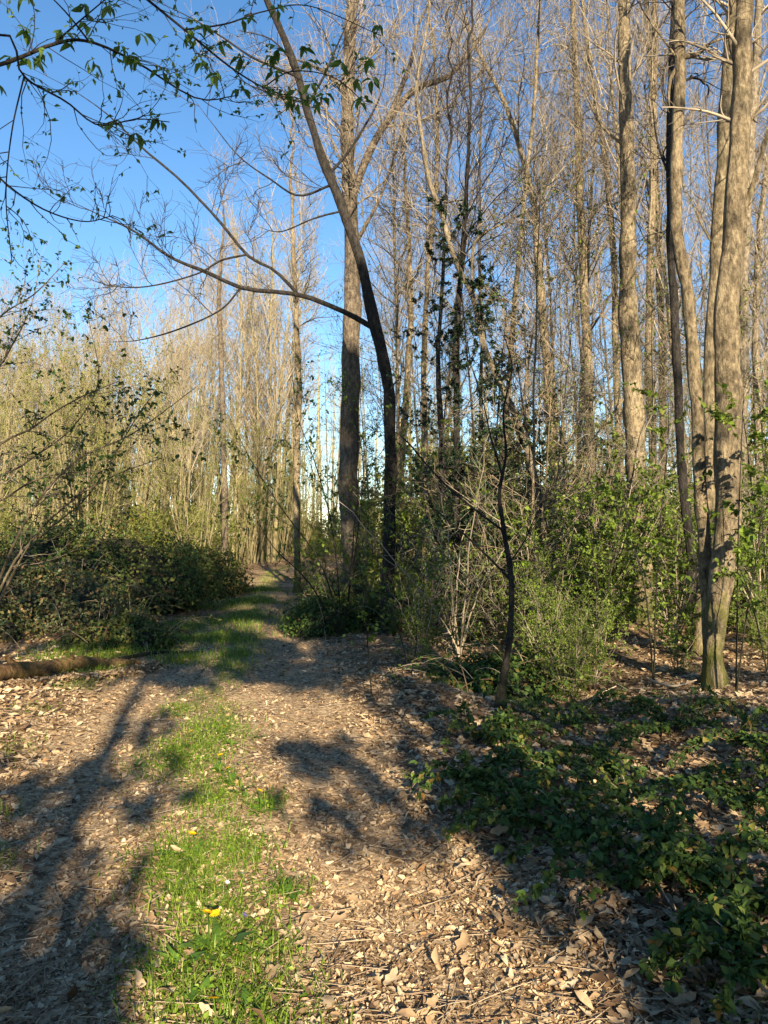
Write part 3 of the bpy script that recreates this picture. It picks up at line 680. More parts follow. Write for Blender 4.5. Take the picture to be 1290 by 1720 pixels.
# ------------------------------------------------------------------ shrubs of the understorey
def proto_shrub(name, Ht, stems, nl, size, tw, lm, spread=.5, tpl=None, twr=.003, cat='shrub', dens=1.0, r0=.012):
    t = thing(name, 'shrub', cat, (0, 0, 0))
    P = np.empty((stems, 14, 3)); q = np.linspace(0, 1, 14)
    for s in range(stems):
        a = rng.uniform(0, 6.28); l = spread * rng.uniform(.3, 1.2) * Ht; h = Ht * rng.uniform(.6, 1)
        P[s] = np.stack([math.cos(a) * l * q ** 1.5, math.sin(a) * l * q ** 1.5, h * q - .05], -1) + np.cumsum(rng.normal(size=(14, 3)) * .012 * Ht, 0) * q[:, None]
    R = np.full((stems, 14), r0) * np.linspace(1, .25, 14)
    m = MB(); tubes(m, P, R, 5); part('stems', m, tw, t, 'stuff')
    m = MB(); p2, r2 = spawn(P, R, int(stems * 11 * dens), .04, 1, (35, 95), (Ht * .1, Ht * .36), 7, .25, .03, .6, twr); tubes(m, p2, r2, 3)
    p3, r3 = spawn(p2, r2, int(stems * 26 * dens), .1, 1, (30, 70), (Ht * .05, Ht * .14), 4, .25, .05, .6, twr * .8); tubes(m, p3, r3, 3)
    part('twigs', m, tw, t, 'stuff')
    if nl:
        m = MB(); leaf_on(m, np.concatenate([p2[:, :4], p3]), nl, size, tpl or simple(.65), .2); part('foliage', m, lm, t, 'stuff', False)
    return t
lime = [proto_shrub('leafy_shrub', 2.4, 8, 3400, (.028, .068), M['twig_grey'], M['leaf_lime'], .35) for _ in range(4)]
yel = [proto_shrub('leafy_shrub', 3.2, 9, 4200, (.045, .10), M['twig_tan'], M['leaf_yellow'], .32, twr=.005) for _ in range(2)]
dark = [proto_shrub('dark_shrub', 1.7, 8, 1700, (.03, .065), M['twig_dark'], M['leaf_bramble'], .5) for _ in range(2)]
bare = [proto_shrub('twiggy_shrub', 2.6, 5, 260, (.02, .045), M['twig_grey'], M['leaf_lime'], .55, twr=.0025) for _ in range(4)]
pole = [proto_tree('sapling_pole', 7, .022, 26, 420, .15, .0035, M[bk_], M[tw_], 1, .1, (420, (.03, .06), M['leaf_lime']), (35, 75), .04, .2) for bk_, tw_ in (('bark_grey', 'twig_grey'), ('bark_dark', 'twig_dark'), ('bark_pale', 'twig_grey'), ('bark_grey', 'twig_dead'))]
def scatter(protos, n, dr, pr, sc, label, group, m=.5, side=1):
    k = 0
    while k < n:
        d = rng.uniform(*dr); px = rng.uniform(*pr); x = (px - 645) / F * d
        if (555 < px < 690 and d < 15.5) or (1030 < px < 1125 and d < 12.6) or (1140 < px < 1260 and d < 10.5): continue
        if side and (not clear(x, d, m) or side * (x - path_x(d)) < 0): continue
        put(protos, x, d, rng.uniform(*sc), label + (', ' + where(px) + (', farther back' if d > (dr[0] + dr[1]) / 2 else '') if n > 12 and side > 0 else ''), group); k += 1
scatter(lime, 70, (9, 20), (700, 1340), (.4, 1.3), 'fresh green leafy shrub', 'leafy green shrubs under the right-hand trees', .9)
scatter(lime, 22, (7.6, 10.5), (880, 1330), (.22, .5), 'low fresh green front shrub', 'low green shrubs at the front of the wood', .9)
scatter(yel, 70, (15, 40), (600, 1340), (.7, 1.6), 'sunlit yellow-green woodland shrub', 'sunlit shrubs deep in the right-hand wood', 1.0)
scatter(dark, 10, (11.5, 17), (520, 900), (.4, .9), 'low dark-leaved shrub in the shade between the central trees and the young tree', 'low dark shrubs round the central trees', .2)
scatter(bare, 42, (10.5, 20), (760, 1320), (.4, 1.5), 'thin twiggy brushwood shrub', 'twiggy brushwood right of the path', .6)
scatter(pole, 60, (10, 24), (560, 1330), (.6, 1.25), 'thin sparsely leaved sapling pole', 'thin sapling poles in the right-hand wood', 1.0)
scatter(yel, 24, (23, 40), (-40, 470), (.6, 1.0), 'sunlit yellow-green shrub along the thicket edge behind the bramble mounds', 'sunlit shrubs along the thicket edge', .6, -1)
scatter(cop, 8, (46, 60), (400, 570), (.7, 1.0), 'pale coppice clump closing the view at the path end', 'coppice clumps closing the view at the path end', -1, 0)
scatter(yel, 12, (46, 56), (400, 570), (.6, .9), 'bright yellow-green bush where the path disappears into the wood', 'bright bushes at the path end', -.6, 0)

# dark evergreen saplings
hol = []
for lb, px, d, Ht, n_ in [('dark holly sapling left of the slim dark trunk behind the young tree', 728, 11.6, 5.0, 3600), ('tallest dark holly sapling behind the crooked young tree', 786, 12.2, 7.0, 9500), ('dark holly sapling close right of the crooked young tree', 880, 12.5, 5.0, 3000), ('small dark holly sapling far behind the leaning pale tree', 845, 14.5, 6.0, 2600)]:
    b = at(px, 1000, d); b[2] = gz(b[0], b[1])
    t = thing('holly_sapling', lb, 'holly', b)
    q = np.linspace(0, 1, 20)
    P = b + np.stack([.15 * np.sin(q * 4 + px), .1 * np.cos(q * 5), Ht * q - .08 / 1], -1); R = .03 * (1 - .85 * q)
    mb = MB(); tubes(mb, P, R, 7); part('trunk', mb, M['bark_dark'], t)
    m = MB(); p2, r2 = spawn(P[None], R[None], 60, .12, 1, (45, 85), (.4, 1.2), 7, .15, .05, .5, .003); tubes(m, p2, r2, 3)
    p3, r3 = spawn(p2, r2, 320, .2, 1, (30, 60), (.1, .35), 4, .2, .05, .6, .0025); tubes(m, p3, r3, 3)
    part('twigs', m, M['twig_dark'], t, 'stuff')
    m = MB(); leaf_on(m, p3, int(n_ * 1.5), (.03, .068), simple(.55), .1); part('foliage', m, M['leaf_holly'], t, 'stuff', False)

# shrub with arching stems over the path edge, left of the thick trunk; hazel at the left frame edge
def arch_shrub(name, label, stems, r0, tw, lm, nl, size, nt, tlen, stemw=6):
    b = stems[0][0].copy(); b[2] = gz(b[0], b[1])
    t = thing(name, label, 'shrub', b)
    PP = []
    for p in stems:
        p[0] = np.array([p[0][0], p[0][1], gz(p[0][0], p[0][1]) - .05]); q = smooth_poly(p, 24)
        mb = MB(); tubes(mb, q, r0 * np.linspace(1, .2, 24), stemw); part('stem', mb, tw[0], t); PP.append(q)
    PP = np.array(PP); RR = np.broadcast_to(r0 * np.linspace(1, .2, 24), PP.shape[:2]).copy()
    m = MB(); p2, r2 = spawn(PP, RR, nt, .2, 1, (25, 65), (tlen * .4, tlen), 8, .18, .06, .55, .0025); tubes(m, p2, r2, 3)
    p3, r3 = spawn(p2, r2, nt * 4, .1, 1, (25, 60), (tlen * .12, tlen * .4), 5, .2, .05, .6, .002); tubes(m, p3, r3, 3)
    part('twigs', m, tw[1], t, 'stuff')
    m = MB(); leaf_on(m, np.concatenate([p2[:, :5], p3]), nl, size, ovate(.6), .15); part('foliage', m, lm, t, 'stuff', False)
    return t
B = at(-60, 1060, 8.6)
arch_shrub('hazel_shrub', 'arching many-stemmed hazel shrub with small leaves at the left frame edge',
    [[B, at(40, 930, 8.5), at(110, 850, 8.4), at(190, 800, 8.3), at(270, 770, 8.2)], [B, at(20, 950, 8.6), at(80, 890, 8.6), at(150, 830, 8.6), at(230, 700, 8.6), at(260, 660, 8.6)],
     [B, at(-30, 800, 8.2), at(60, 715, 8.1), at(130, 670, 8), at(200, 640, 7.9)], [B, at(-40, 850, 8.8), at(40, 780, 8.8), at(120, 720, 8.8), at(165, 640, 8.8), at(150, 540, 8.8)],
     [B, at(-60, 750, 8.4), at(-20, 560, 8.4), at(60, 492, 8.4), at(110, 440, 8.4)], [B, at(-40, 700, 8.9), at(10, 600, 9), at(50, 520, 9), at(70, 430, 9)],
     [B, at(30, 900, 8), at(120, 780, 7.8), at(220, 730, 7.7), at(330, 650, 7.6)], [B, at(-50, 900, 8.3), at(20, 830, 8.1), at(80, 800, 8), at(170, 790, 7.9)]],
    .017, (M['bark_grey'], M['twig_grey']), M['leaf_green'], 2300, (.03, .07), 110, 1.1)
B2 = at(575, 1062, 12.2)
arch_shrub('arching_shrub', 'thin-stemmed green shrub arching left over the path before the thick central trunk',
    [[B2, at(540, 950, 12), at(470, 850, 11.8), at(420, 770, 11.7), at(380, 690, 11.6)], [B2, at(560, 900, 12), at(530, 780, 12), at(500, 700, 12), at(490, 620, 12)],
     [B2, at(600, 900, 12.1), at(610, 780, 12.1), at(590, 690, 12), at(560, 640, 12)], [B2, at(520, 980, 11.8), at(460, 920, 11.6), at(430, 870, 11.5)], [B2, at(590, 960, 11.8), at(600, 850, 11.7), at(640, 760, 11.7), at(700, 720, 11.7)]],
    .014, (M['bark_dark'], M['twig_dark']), M['leaf_lime'], 1700, (.03, .075), 60, 1.2)
# ivy-like green growth hugging the central trunks is part of small shrubs in front
for i, (px, d, s_) in enumerate([(548, 14.0, .6), (622, 14.2, .75), (690, 13.2, .7), (520, 16, .7), (660, 12.2, .4), (600, 12.9, .35)]):
    b = at(px, 1000, d)
    copy_thing(lime[i % 3], (b[0], d, float(gz(b[0], d))), i * 1.3, (s_, s_, s_ * 1.15), 'fresh green shrub growing round the foot of the two central trees', 'green shrubs round the central trees')

# leafy saplings near the right edge: their leaves are large enough to stand singly
leafm = []
for w_ in (.7, .62, .78):
    mb = MB(); mb.add(*ovate(w_, .1, .12)); leafm.append(mb.mesh('leaf', M['leaf_lime'], smooth=False))
def leafy_sapling(label, stems, nleaf, size, r0=.009, extra=500, tl=.6):
    b = stems[0][0].copy(); b[2] = gz(b[0], b[1])
    t = thing('leafy_sapling', label, 'sapling', b)
    PP = []
    for p in stems:
        p[0] = np.array([p[0][0], p[0][1], gz(p[0][0], p[0][1]) - .05]); q = smooth_poly(p, 24)
        mb = MB(); tubes(mb, q, r0 * np.linspace(1, .25, 24), 6); part('stem', mb, M['bark_dark'], t); PP.append(q)
    PP = np.array(PP); RR = np.broadcast_to(r0 * np.linspace(1, .25, 24), PP.shape[:2]).copy()
    m = MB(); p2, r2 = spawn(PP, RR, 14 * len(stems), .35, 1, (40, 80), (tl * .4, tl), 8, .15, .02, .55, .002); tubes(m, p2, r2, 3); part('twigs', m, M['twig_dark'], t, 'stuff')
    pos, T = twig_points(p2, nleaf, .15)
    for i in range(nleaf):
        l = link('leaf', leafm[i % 3], t); s_ = rng.uniform(*size); l.scale = (s_, s_, s_); l.location = tuple(pos[i] - b)
        l.rotation_euler = (rng.normal() * .45 - .25, rng.normal() * .35, rng.uniform(0, 6.28))
    if extra:
        m = MB(); leaf_on(m, p2, extra, (size[0] * .4, size[1] * .6), ovate(.65), .15); part('foliage', m, M['leaf_lime'], t, 'stuff', False)
b = at(1236, 1180, 7.1)
leafy_sapling('leafy sapling with a dark straight stem right of the trunk cluster', [[b, at(1238, 1050, 7.1), at(1240, 900, 7.0), at(1245, 760, 6.9), at(1250, 640, 6.8)], [b.copy(), at(1250, 1060, 7), at(1275, 900, 6.9), at(1290, 700, 6.8)]], 210, (.05, .10), extra=700, tl=.75)
b = at(1098, 1120, 7.9)
leafy_sapling('thin leafy sapling in front of the gap left of the trunk cluster', [[b, at(1102, 1000, 7.9), at(1110, 870, 7.9), at(1122, 740, 7.9), at(1122, 650, 7.9)], [b.copy(), at(1085, 1000, 7.7), at(1060, 900, 7.6), at(1040, 800, 7.6)]], 170, (.04, .085), extra=700, tl=.8)
b = at(1010, 1110, 9.0)
leafy_sapling('bushy green sapling left of the straight grey-brown trunk', [[b, at(1005, 1000, 9), at(990, 900, 9), at(960, 820, 9)], [b.copy(), at(1020, 1000, 8.9), at(1035, 900, 8.8), at(1050, 830, 8.8)], [b.copy(), at(960, 1020, 8.8), at(910, 950, 8.7), at(880, 880, 8.7)]], 150, (.04, .08), extra=1100, tl=.9)
b = at(1290, 1150, 8.2)
leafy_sapling('green sapling at the right frame edge with broad leaves', [[b, at(1290, 1000, 8.2), at(1280, 850, 8.1), at(1300, 700, 8)], [b.copy(), at(1265, 1020, 8), at(1240, 950, 7.9), at(1210, 910, 7.9)]], 150, (.05, .09), extra=900, tl=.8)
b = at(625, 1168, 7.6)
leafy_sapling('thin pale sapling with yellow-green leaves at the path edge below the central trees', [[b, at(618, 1090, 7.6), at(612, 1010, 7.6), at(605, 950, 7.6)]], 36, (.045, .085), .008, 60, .45)
b = at(690, 1120, 8.6)
leafy_sapling('sparse twiggy sapling between the arching tree and the young tree', [[b, at(670, 1060, 8.6), at(650, 1010, 8.6), at(630, 960, 8.5)], [b.copy(), at(700, 1070, 8.6), at(690, 1000, 8.6)]], 34, (.04, .07), .007, 80, .4)

# ------------------------------------------------------------------ bramble mounds on the left
def mound(label, c, rad, n, size, lm):
    c = np.array([c[0], c[1], float(gz(c[0], c[1]))]); rad = np.array(rad)
    t = thing('bramble_mound', label, 'bramble', c)
    ph = rng.uniform(0, 6.28, 8)
    def rr(a, e): return 1 + .17 * np.sin(3 * a + ph[0]) * np.cos(2 * e + ph[1]) + .09 * np.sin(7 * a + ph[2]) * np.cos(5 * e + ph[3]) + .06 * np.sin(13 * a + ph[4]) * np.sin(9 * e + ph[5])
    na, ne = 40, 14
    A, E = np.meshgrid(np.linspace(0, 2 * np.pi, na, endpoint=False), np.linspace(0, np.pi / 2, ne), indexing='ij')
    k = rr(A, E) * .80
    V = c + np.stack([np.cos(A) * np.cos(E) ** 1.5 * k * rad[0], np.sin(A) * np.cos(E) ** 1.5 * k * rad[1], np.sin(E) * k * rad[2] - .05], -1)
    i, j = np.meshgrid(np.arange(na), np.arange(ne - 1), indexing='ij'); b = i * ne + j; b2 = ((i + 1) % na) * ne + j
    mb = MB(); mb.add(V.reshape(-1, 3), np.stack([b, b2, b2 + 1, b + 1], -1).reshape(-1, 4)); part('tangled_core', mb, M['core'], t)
    a = rng.uniform(0, 2 * np.pi, n); e = np.arcsin(rng.uniform(0, 1, n)); k = rr(a, e) * (rng.normal(.92, .07, n) + .16 * (rng.uniform(0, 1, n) < .05))
    dirv = np.stack([np.cos(a) * np.cos(e) ** 1.5, np.sin(a) * np.cos(e) ** 1.5, np.sin(e)], -1)
    pos = c + dirv * k[:, None] * rad; pos[:, 2] = np.maximum(pos[:, 2], gz(pos[:, 0], pos[:, 1]) + .02)
    nr = norm(dirv / rad * rad.mean() + rng.normal(size=(n, 3)) * .55)
    d = norm(np.cross(nr, rng.normal(size=(n, 3))) + np.array([0, 0, -.2]))
    mb = MB(); inst(mb, simple(.65, .12), pos, d, nr, rng.uniform(size[0], size[1], n)); part('foliage', mb, lm, t, 'stuff', False)
    P0 = c + dirv[:46] * .85 * rad
    P0[:, 2] = np.maximum(P0[:, 2], c[2] + .1)
    m = MB(); q = np.linspace(0, 1, 9)[None, :, None]
    dd = norm(dirv[:46] + rng.normal(size=(46, 3)) * .6 + np.array([0, 0, .5])); ln = rng.uniform(.4, 1.0, 46)[:, None, None]
    CP = P0[:, None] + dd[:, None] * q * ln * 1.3 + np.array([0, 0, -1.0]) * q ** 2 * ln * .7
    tubes(m, CP, np.full((46, 9), .006) * np.linspace(1, .4, 9), 3); part('canes', m, M['twig_dead'], t, 'stuff')
    m = MB(); leaf_on(m, CP, 700, (size[0] * .8, size[1] * .8), simple(.65), .1); part('cane_foliage', m, lm, t, 'stuff', False)
    return t
mound('large dark green bramble mound at the left in the shade', (-6.5, 16.2), (3.1, 2.8, 1.62), 16000, (.05, .11), M['leaf_mound'])
mound('rounded dark bramble mound nearest the far end of the path', (-5.35, 21.0), (1.6, 2.4, 1.3), 9000, (.05, .11), M['leaf_mound'])
mound('lower brownish bramble mound in front of the large one', (-5.6, 12.6), (1.7, 1.3, .95), 8000, (.035, .085), M['leaf_mound_brown'])
mound('small low bramble tangle behind the fallen log', (-3.75, 11.2), (.75, .8, .42), 3500, (.04, .075), M['leaf_mound'])
mound('bramble tangle at the left frame edge above the fallen log', (-6.3, 10.9), (1.3, .9, .75), 5000, (.035, .08), M['leaf_mound_brown'])
mound('low dark bramble tangle at the foot of the central trees', (-.85, 13.4), (1.0, 1.3, .62), 5000, (.04, .08), M['leaf_bramble'])
mound('low dark bramble tangle under the young crooked tree', (1.25, 8.6), (.75, .9, .38), 3200, (.035, .075), M['leaf_bramble'])

# ------------------------------------------------------------------ fallen log, stump, sticks
def log_thing(name, label, pts, r, mat, cat, cut=True):
    P = smooth_poly(pts, 20); b = P[0].copy()
    t = thing(name, label, cat, b)
    R = np.interp(np.linspace(0, 1, 20), np.linspace(0, 1, len(r)), r) * (1 + rng.normal(size=20) * .06)
    mb = MB(); 
    if cut: rough_tube(mb, P, R, 16, 0.0)
    else: tubes(mb, P, R, 8)
    part('bark', mb, mat, t)
    if cut:
        for k_ in (6, 11):                                   # snapped branch stubs
            dv = norm(np.array([rng.normal() * .5, -.6, .7])); mb = MB(); tubes(mb, np.array([P[k_], P[k_] + dv * R[k_] * 1.5, P[k_] + dv * R[k_] * 2.4]), np.array([R[k_] * .4, R[k_] * .3, R[k_] * .22]), 7); part('branch_stub', mb, mat, t)
    if cut:
        for e, nx in ((0, 1), (-1, -2)):
            T = norm(P[e] - P[nx]); mb = MB(); tubes(mb, np.array([P[e] - T * .03, P[e] + T * .004, P[e] + T * .005]), np.array([R[e] * .93, R[e] * .93, .002]), 14); part('cut_face', mb, M['wood_cut'], t)
    return t
def gp(px, py, lift):                         # point of the ground seen at a pixel
    d = 3.0
    for _ in range(60):
        p = at(px, py, d); d += (p[2] - gz(p[0], d)) * d / 1.6 * .5
    p = at(px, py, d); p[2] = gz(p[0], d) + lift; return p
log_thing('fallen_log', 'reddish-brown fallen log lying beside the path at left', [gp(-80, 1160, .09), gp(0, 1146, .10), gp(60, 1136, .075), gp(130, 1126, .08), gp(180, 1122, .055), gp(235, 1116, .03)], [.10, .095, .085, .07, .03], M['bark_log'], 'log')
log_thing('fallen_branch', 'thin dark fallen branch stretching right from the log end', [gp(200, 1112, .03), gp(250, 1104, .05), gp(300, 1100, .04), gp(340, 1098, .02)], [.03, .025, .02, .01], M['bark_dark'], 'branch', False)
log_thing('mossy_stump', 'short broken mossy trunk leaning among the shrubs left of the straight trunk', [gp(1000, 1030, -.05), at(992, 1000, 12.5), at(984, 970, 12.4), at(972, 945, 12.3)], [.13, .11, .1, .07], M['bark_moss'], 'stump')
sticks = [('pale forked stick lying below the straight grey-brown trunk', [(985, 1195), (1005, 1180), (1035, 1168)], .012), ('thin pale stick lying among the brambles at right', [(1075, 1245), (1105, 1228), (1148, 1222)], .007),
          ('dry stick poking out from the brambles near the right corner', [(1085, 1530), (1110, 1500), (1130, 1480)], .006), ('long thin stick lying across the shaded leaves at lower right', [(1060, 1450), (1095, 1495), (1125, 1555)], .006),
          ('brown stick at the bottom right corner', [(1250, 1640), (1270, 1680), (1300, 1730)], .010), ('pale stick on the litter left of the cluster foot', [(1090, 1150), (1130, 1165), (1170, 1158)], .014),
          ('dead branch lying on the litter behind the young crooked tree', [(880, 1170), (920, 1150), (975, 1140)], .012)]
for lb, p, r in sticks:
    log_thing('fallen_stick', lb, [gp(px, py, .05 + .02 * k) for k, (px, py) in enumerate(p)], [r, r * .8, r * .4], M['twig_dead'], 'stick', False)

# ------------------------------------------------------------------ low brambles at the lower right, leaves one by one
brm = []
for w_ in (.7, .62, .8):
    mb = MB(); mb.add(*ovate(w_, .12, .18)); brm.append(mb.mesh('leaf', M['leaf_bramble'], smooth=False))
brl = []
for w_ in (.7, .8):
    mb = MB(); mb.add(*ovate(w_, .12, .15)); brl.append(mb.mesh('leaf', M['leaf_lime'], smooth=False))
def bramble(label, px, py, rad, nsp, size=(.035, .065), lm=None, hgt=.3, ncane=5, extra=220):
    c = gp(px, py, 0)
    t = thing('bramble_plant', label, 'bramble', c)
    canes = []
    for i in range(ncane):
        a = rng.uniform(0, 6.28); L = rad * rng.uniform(.6, 1.15); q = np.linspace(0, 1, 14)
        x = c[0] + math.cos(a) * L * q; y = c[1] + math.sin(a) * L * q
        P = np.stack([x, y, gz(x, y) + hgt * rng.uniform(.5, 1) * 4 * q * (1 - q) * .8 + .03 + .06 * q], -1) + rng.normal(size=(14, 3)) * .006
        canes.append(P); mb = MB(); tubes(mb, P, np.linspace(.0045, .0015, 14), 4); part('cane', mb, M['twig_dead' if i % 3 == 0 else 'twig_dark'], t)
    canes = np.array(canes)
    pos, T = twig_points(canes, nsp, .08)
    lm = lm or brm
    for i in range(nsp):                       # each spray carries three leaflets
        a = rng.uniform(0, 6.28); o = pos[i] + np.array([math.cos(a), math.sin(a), .3]) * rng.uniform(.02, .08)
        for k in range(3):
            l = link('leaf', lm[rng.integers(0, len(lm))], t); s_ = rng.uniform(*size) * (1.15 if k == 1 else .9); l.scale = (s_, s_, s_)
            l.location = tuple(o - c); l.rotation_euler = (rng.normal() * .3 - .15, rng.normal() * .25, a - 1.57 + (k - 1) * 1.05)
    if extra:
        m = MB(); leaf_on(m, canes, extra, (size[0] * .5, size[1] * .8), ovate(.65), .1, .9, .05)
        part('foliage', m, M['leaf_bramble'], t, 'stuff', False)
    return t
bl = [('dark bramble patch at the path edge below the young crooked tree', 800, 1250, .45, 28), ('bramble patch spilling onto the path at the middle right', 790, 1330, .35, 22), ('bramble patch with dark leaves in the middle of the shaded bank', 900, 1300, .5, 28),
      ('bramble patch between the young tree and the trunk cluster', 960, 1225, .55, 26), ('low bramble in front of the trunk cluster foot', 1130, 1235, .6, 28), ('bramble at the right frame edge below the leafy saplings', 1250, 1260, .5, 28),
      ('leafy bramble at the right edge in broken sunlight', 1250, 1370, .45, 30), ('bramble in the centre of the shaded right bank', 1060, 1350, .5, 30), ('bramble with scattered dark leaves low on the right bank', 960, 1420, .4, 26), ('bramble close to the right edge above the corner leaves', 1190, 1470, .4, 28),
      ('dark bramble at the right edge just above the corner', 1275, 1560, .3, 22), ('bramble sprig in the bottom right corner', 1270, 1670, .22, 16), ('low bramble creeping along the path edge', 870, 1390, .3, 16), ('sparse bramble among large dead leaves', 1050, 1500, .35, 16)]
for lb, px, py, rad, ns in bl: bramble(lb, px, py, rad * 1.4, int(ns * 1.6), hgt=.2, ncane=11, extra=1300)
for lb, px, py in [('bright green seedling at the sunlit path edge near the bottom', 965, 1570), ('small bright green plant above the path-edge seedling', 905, 1405), ('bright yellow-green bramble shoot low on the right bank', 1130, 1400), ('small light green plant at the path edge right of the dandelions', 690, 1325), ('light green shoots in front of the trunk cluster', 1130, 1190), ('fresh green sprig beside the thin pale sapling', 680, 1160), ('yellow-green shoots at the right frame edge beneath the saplings', 1255, 1300)]:
    bramble(lb, px, py, .14, 9, (.022, .042), brl, .1, 3, 0)

# ------------------------------------------------------------------ grass strip, weeds, dandelions on the crown of the path
gr = MB()
def blades(x, y, h, w, lean=.6):
    n = len(x); a = rng.uniform(0, 6.28, n); z = gz(x, y)
    dx, dy = np.cos(a), np.sin(a); L = lean * rng.uniform(.3, 1.2, n)
    p0 = np.stack([x, y, z], -1); mid = p0 + np.stack([dx * L * h * .4, dy * L * h * .4, h * .6], -1); tip = p0 + np.stack([dx * L * h, dy * L * h, h * (1 - .25 * L)], -1)
    s = np.stack([-dy, dx, np.zeros(n)], -1) * (w * .5)[:, None]
    V = np.stack([p0 - s, p0 + s, mid + s * .8, mid - s * .8, tip], 1)
    b = np.arange(n)[:, None] * 5
    gr.add(V.reshape(-1, 3), np.concatenate([b + [[0, 1, 2]], b + [[0, 2, 3]], b + [[3, 2, 4]]]))
def cov(c, rad, n):
    a = rng.normal(size=(n, 2)) * rad * .5; x = c[0] + a[:, 0]; y = c[1] + a[:, 1] * 1.4
    nr = norm(rng.normal(size=(n, 3)) * .4 + np.array([0, 0, 1.])); d = norm(np.stack([rng.normal(size=n), rng.normal(size=n), rng.uniform(-.1, .5, n)], -1))
    inst(gr, simple(.7, .1), np.stack([x, y, gz(x, y) + rng.uniform(.01, .045, n)], -1), d, nr, rng.uniform(.01, .028, n) * (1 if c[1] < 9 else 1.6))
tufts = [(310, 1270, .32, 2600), (365, 1230, .25, 1400), (300, 1195, .22, 700), (350, 1350, .16, 700), (450, 1350, .12, 400), (310, 1450, .2, 1300), (400, 1430, .2, 1000), (350, 1490, .2, 600), (310, 1510, .12, 300), (480, 1500, .12, 400), (375, 1580, .14, 420), (290, 1640, .2, 1100), (330, 1700, .16, 700), (450, 1600, .14, 400), (410, 1690, .12, 300), (300, 1110, .3, 500), (390, 1100, .25, 300),
         (120, 1100, .5, 700), (200, 1095, .5, 900), (260, 1075, .6, 900), (350, 1020, .8, 1500), (330, 1075, .5, 1500), (300, 1055, .6, 1200), (420, 1010, .6, 2600), (400, 1040, .7, 1800), (390, 1075, .5, 800), (440, 990, .6, 1800), (240, 1090, .5, 700), (160, 1130, .3, 500), (120, 1150, .3, 400), (20, 1260, .2, 200), (10, 1370, .12, 120), (0, 1450, .12, 120), (60, 1195, .2, 150), (1240, 1690, .1, 120), (1180, 1610, .12, 150)]
for px, py, rad, n_ in tufts:
    n_ = int(n_ * (.5 if py > 1560 else .6 if py > 1150 else 1)); rad = rad * 1.1
    c = gp(px, py, 0); a = rng.normal(size=(n_, 2)) * rad * .5
    a[:, 1] *= 1.4
    blades(c[0] + a[:, 0], c[1] + a[:, 1], (.015 + .08 * rng.uniform(0, 1, n_) ** 1.7) * (1 if c[1] < 9 else 1.6), rng.uniform(.003, .006, n_) * (1 if c[1] < 9 else 2), 1.1)
    cov(c, rad, n_ // 2)
yy = 2.1 * (9.5 / 2.1) ** rng.uniform(0, 1, 9500); xx = path_x(yy) - .08 + rng.normal(size=9500) * .15 + .1 * np.sin(yy * 3)
gk = rng.uniform(0, 1, 9500) < .35 + .65 * (np.sin(yy * 4.1 + xx * 9) * np.sin(yy * 2.3 + 1) > -.25); xx, yy = xx[gk], yy[gk]
blades(xx, yy, .015 + .08 * rng.uniform(0, 1, len(xx)) ** 2, rng.uniform(.0025, .0065, len(xx)), 1.3)
for k_ in range(60): cov(np.array([xx[k_], yy[k_], 0]), .18, 34)
x, y = frustum_points(9000, 5, 40, 1.3); y_ = y
k = np.abs(x - path_x(y)) < .35 * (1 + .5 * np.sin(y * 1.7)); k2 = k & (y > 9)
x = path_x(y) + rng.normal(size=len(y)) * .22; x, y = x[y > 9][:3000], y[y > 9][:3000]
blades(x, y, rng.uniform(.05, .13, len(x)), rng.uniform(.006, .012, len(x)))
o = part('grass', gr, M['grass'], None, 'stuff', False); o['label'] = 'bright green grass tufts growing along the crown of the path'; o['category'] = 'grass'

wl = []
for w_, f_, dr in ((.26, .06, .25), (.34, .08, .2), (.22, .05, .35)):
    mb = MB()
    g = strip(rng, w_, 7, .4, .1, .5); v = g[0].copy(); v[:, 1] += .5; v[:, 2] += -.35 * v[:, 1] ** 2
    mb.add(v, g[1]); wl.append(mb.mesh('leaf', M['weed'], smooth=False))
def rosette(t, n, size, up=(.15, .9)):
    for i in range(n):
        l = link('leaf', wl[rng.integers(0, 3)], t); s_ = rng.uniform(*size); l.scale = (s_, s_, s_)
        l.location = (rng.normal() * .006, rng.normal() * .006, .006); l.rotation_euler = (rng.uniform(*up), rng.normal() * .2, i * 2.4 + rng.normal() * .3)
def head_mesh(mat, nr, r):
    mb = MB()
    for ring, (rr, h, m_) in enumerate([(r, .25, nr), (r * .7, .5, nr - 4), (r * .4, .7, nr // 2)]):
        a = np.arange(m_) * 2 * np.pi / m_ + ring * .2
        d = np.stack([np.cos(a), np.sin(a), np.full(m_, h)], -1)
        inst(mb, simple(.28, .05), np.zeros((m_, 3)), d, np.tile([0, 0, 1.], (m_, 1)) + d * .01, np.full(m_, rr) * rng.uniform(.85, 1.1, m_))
    return mb.mesh('flower_head', mat, smooth=False)
HY = head_mesh(M['yellow'], 18, .021); HV = head_mesh(M['violet'], 6, .012); HW = head_mesh(M['white'], 9, .012)
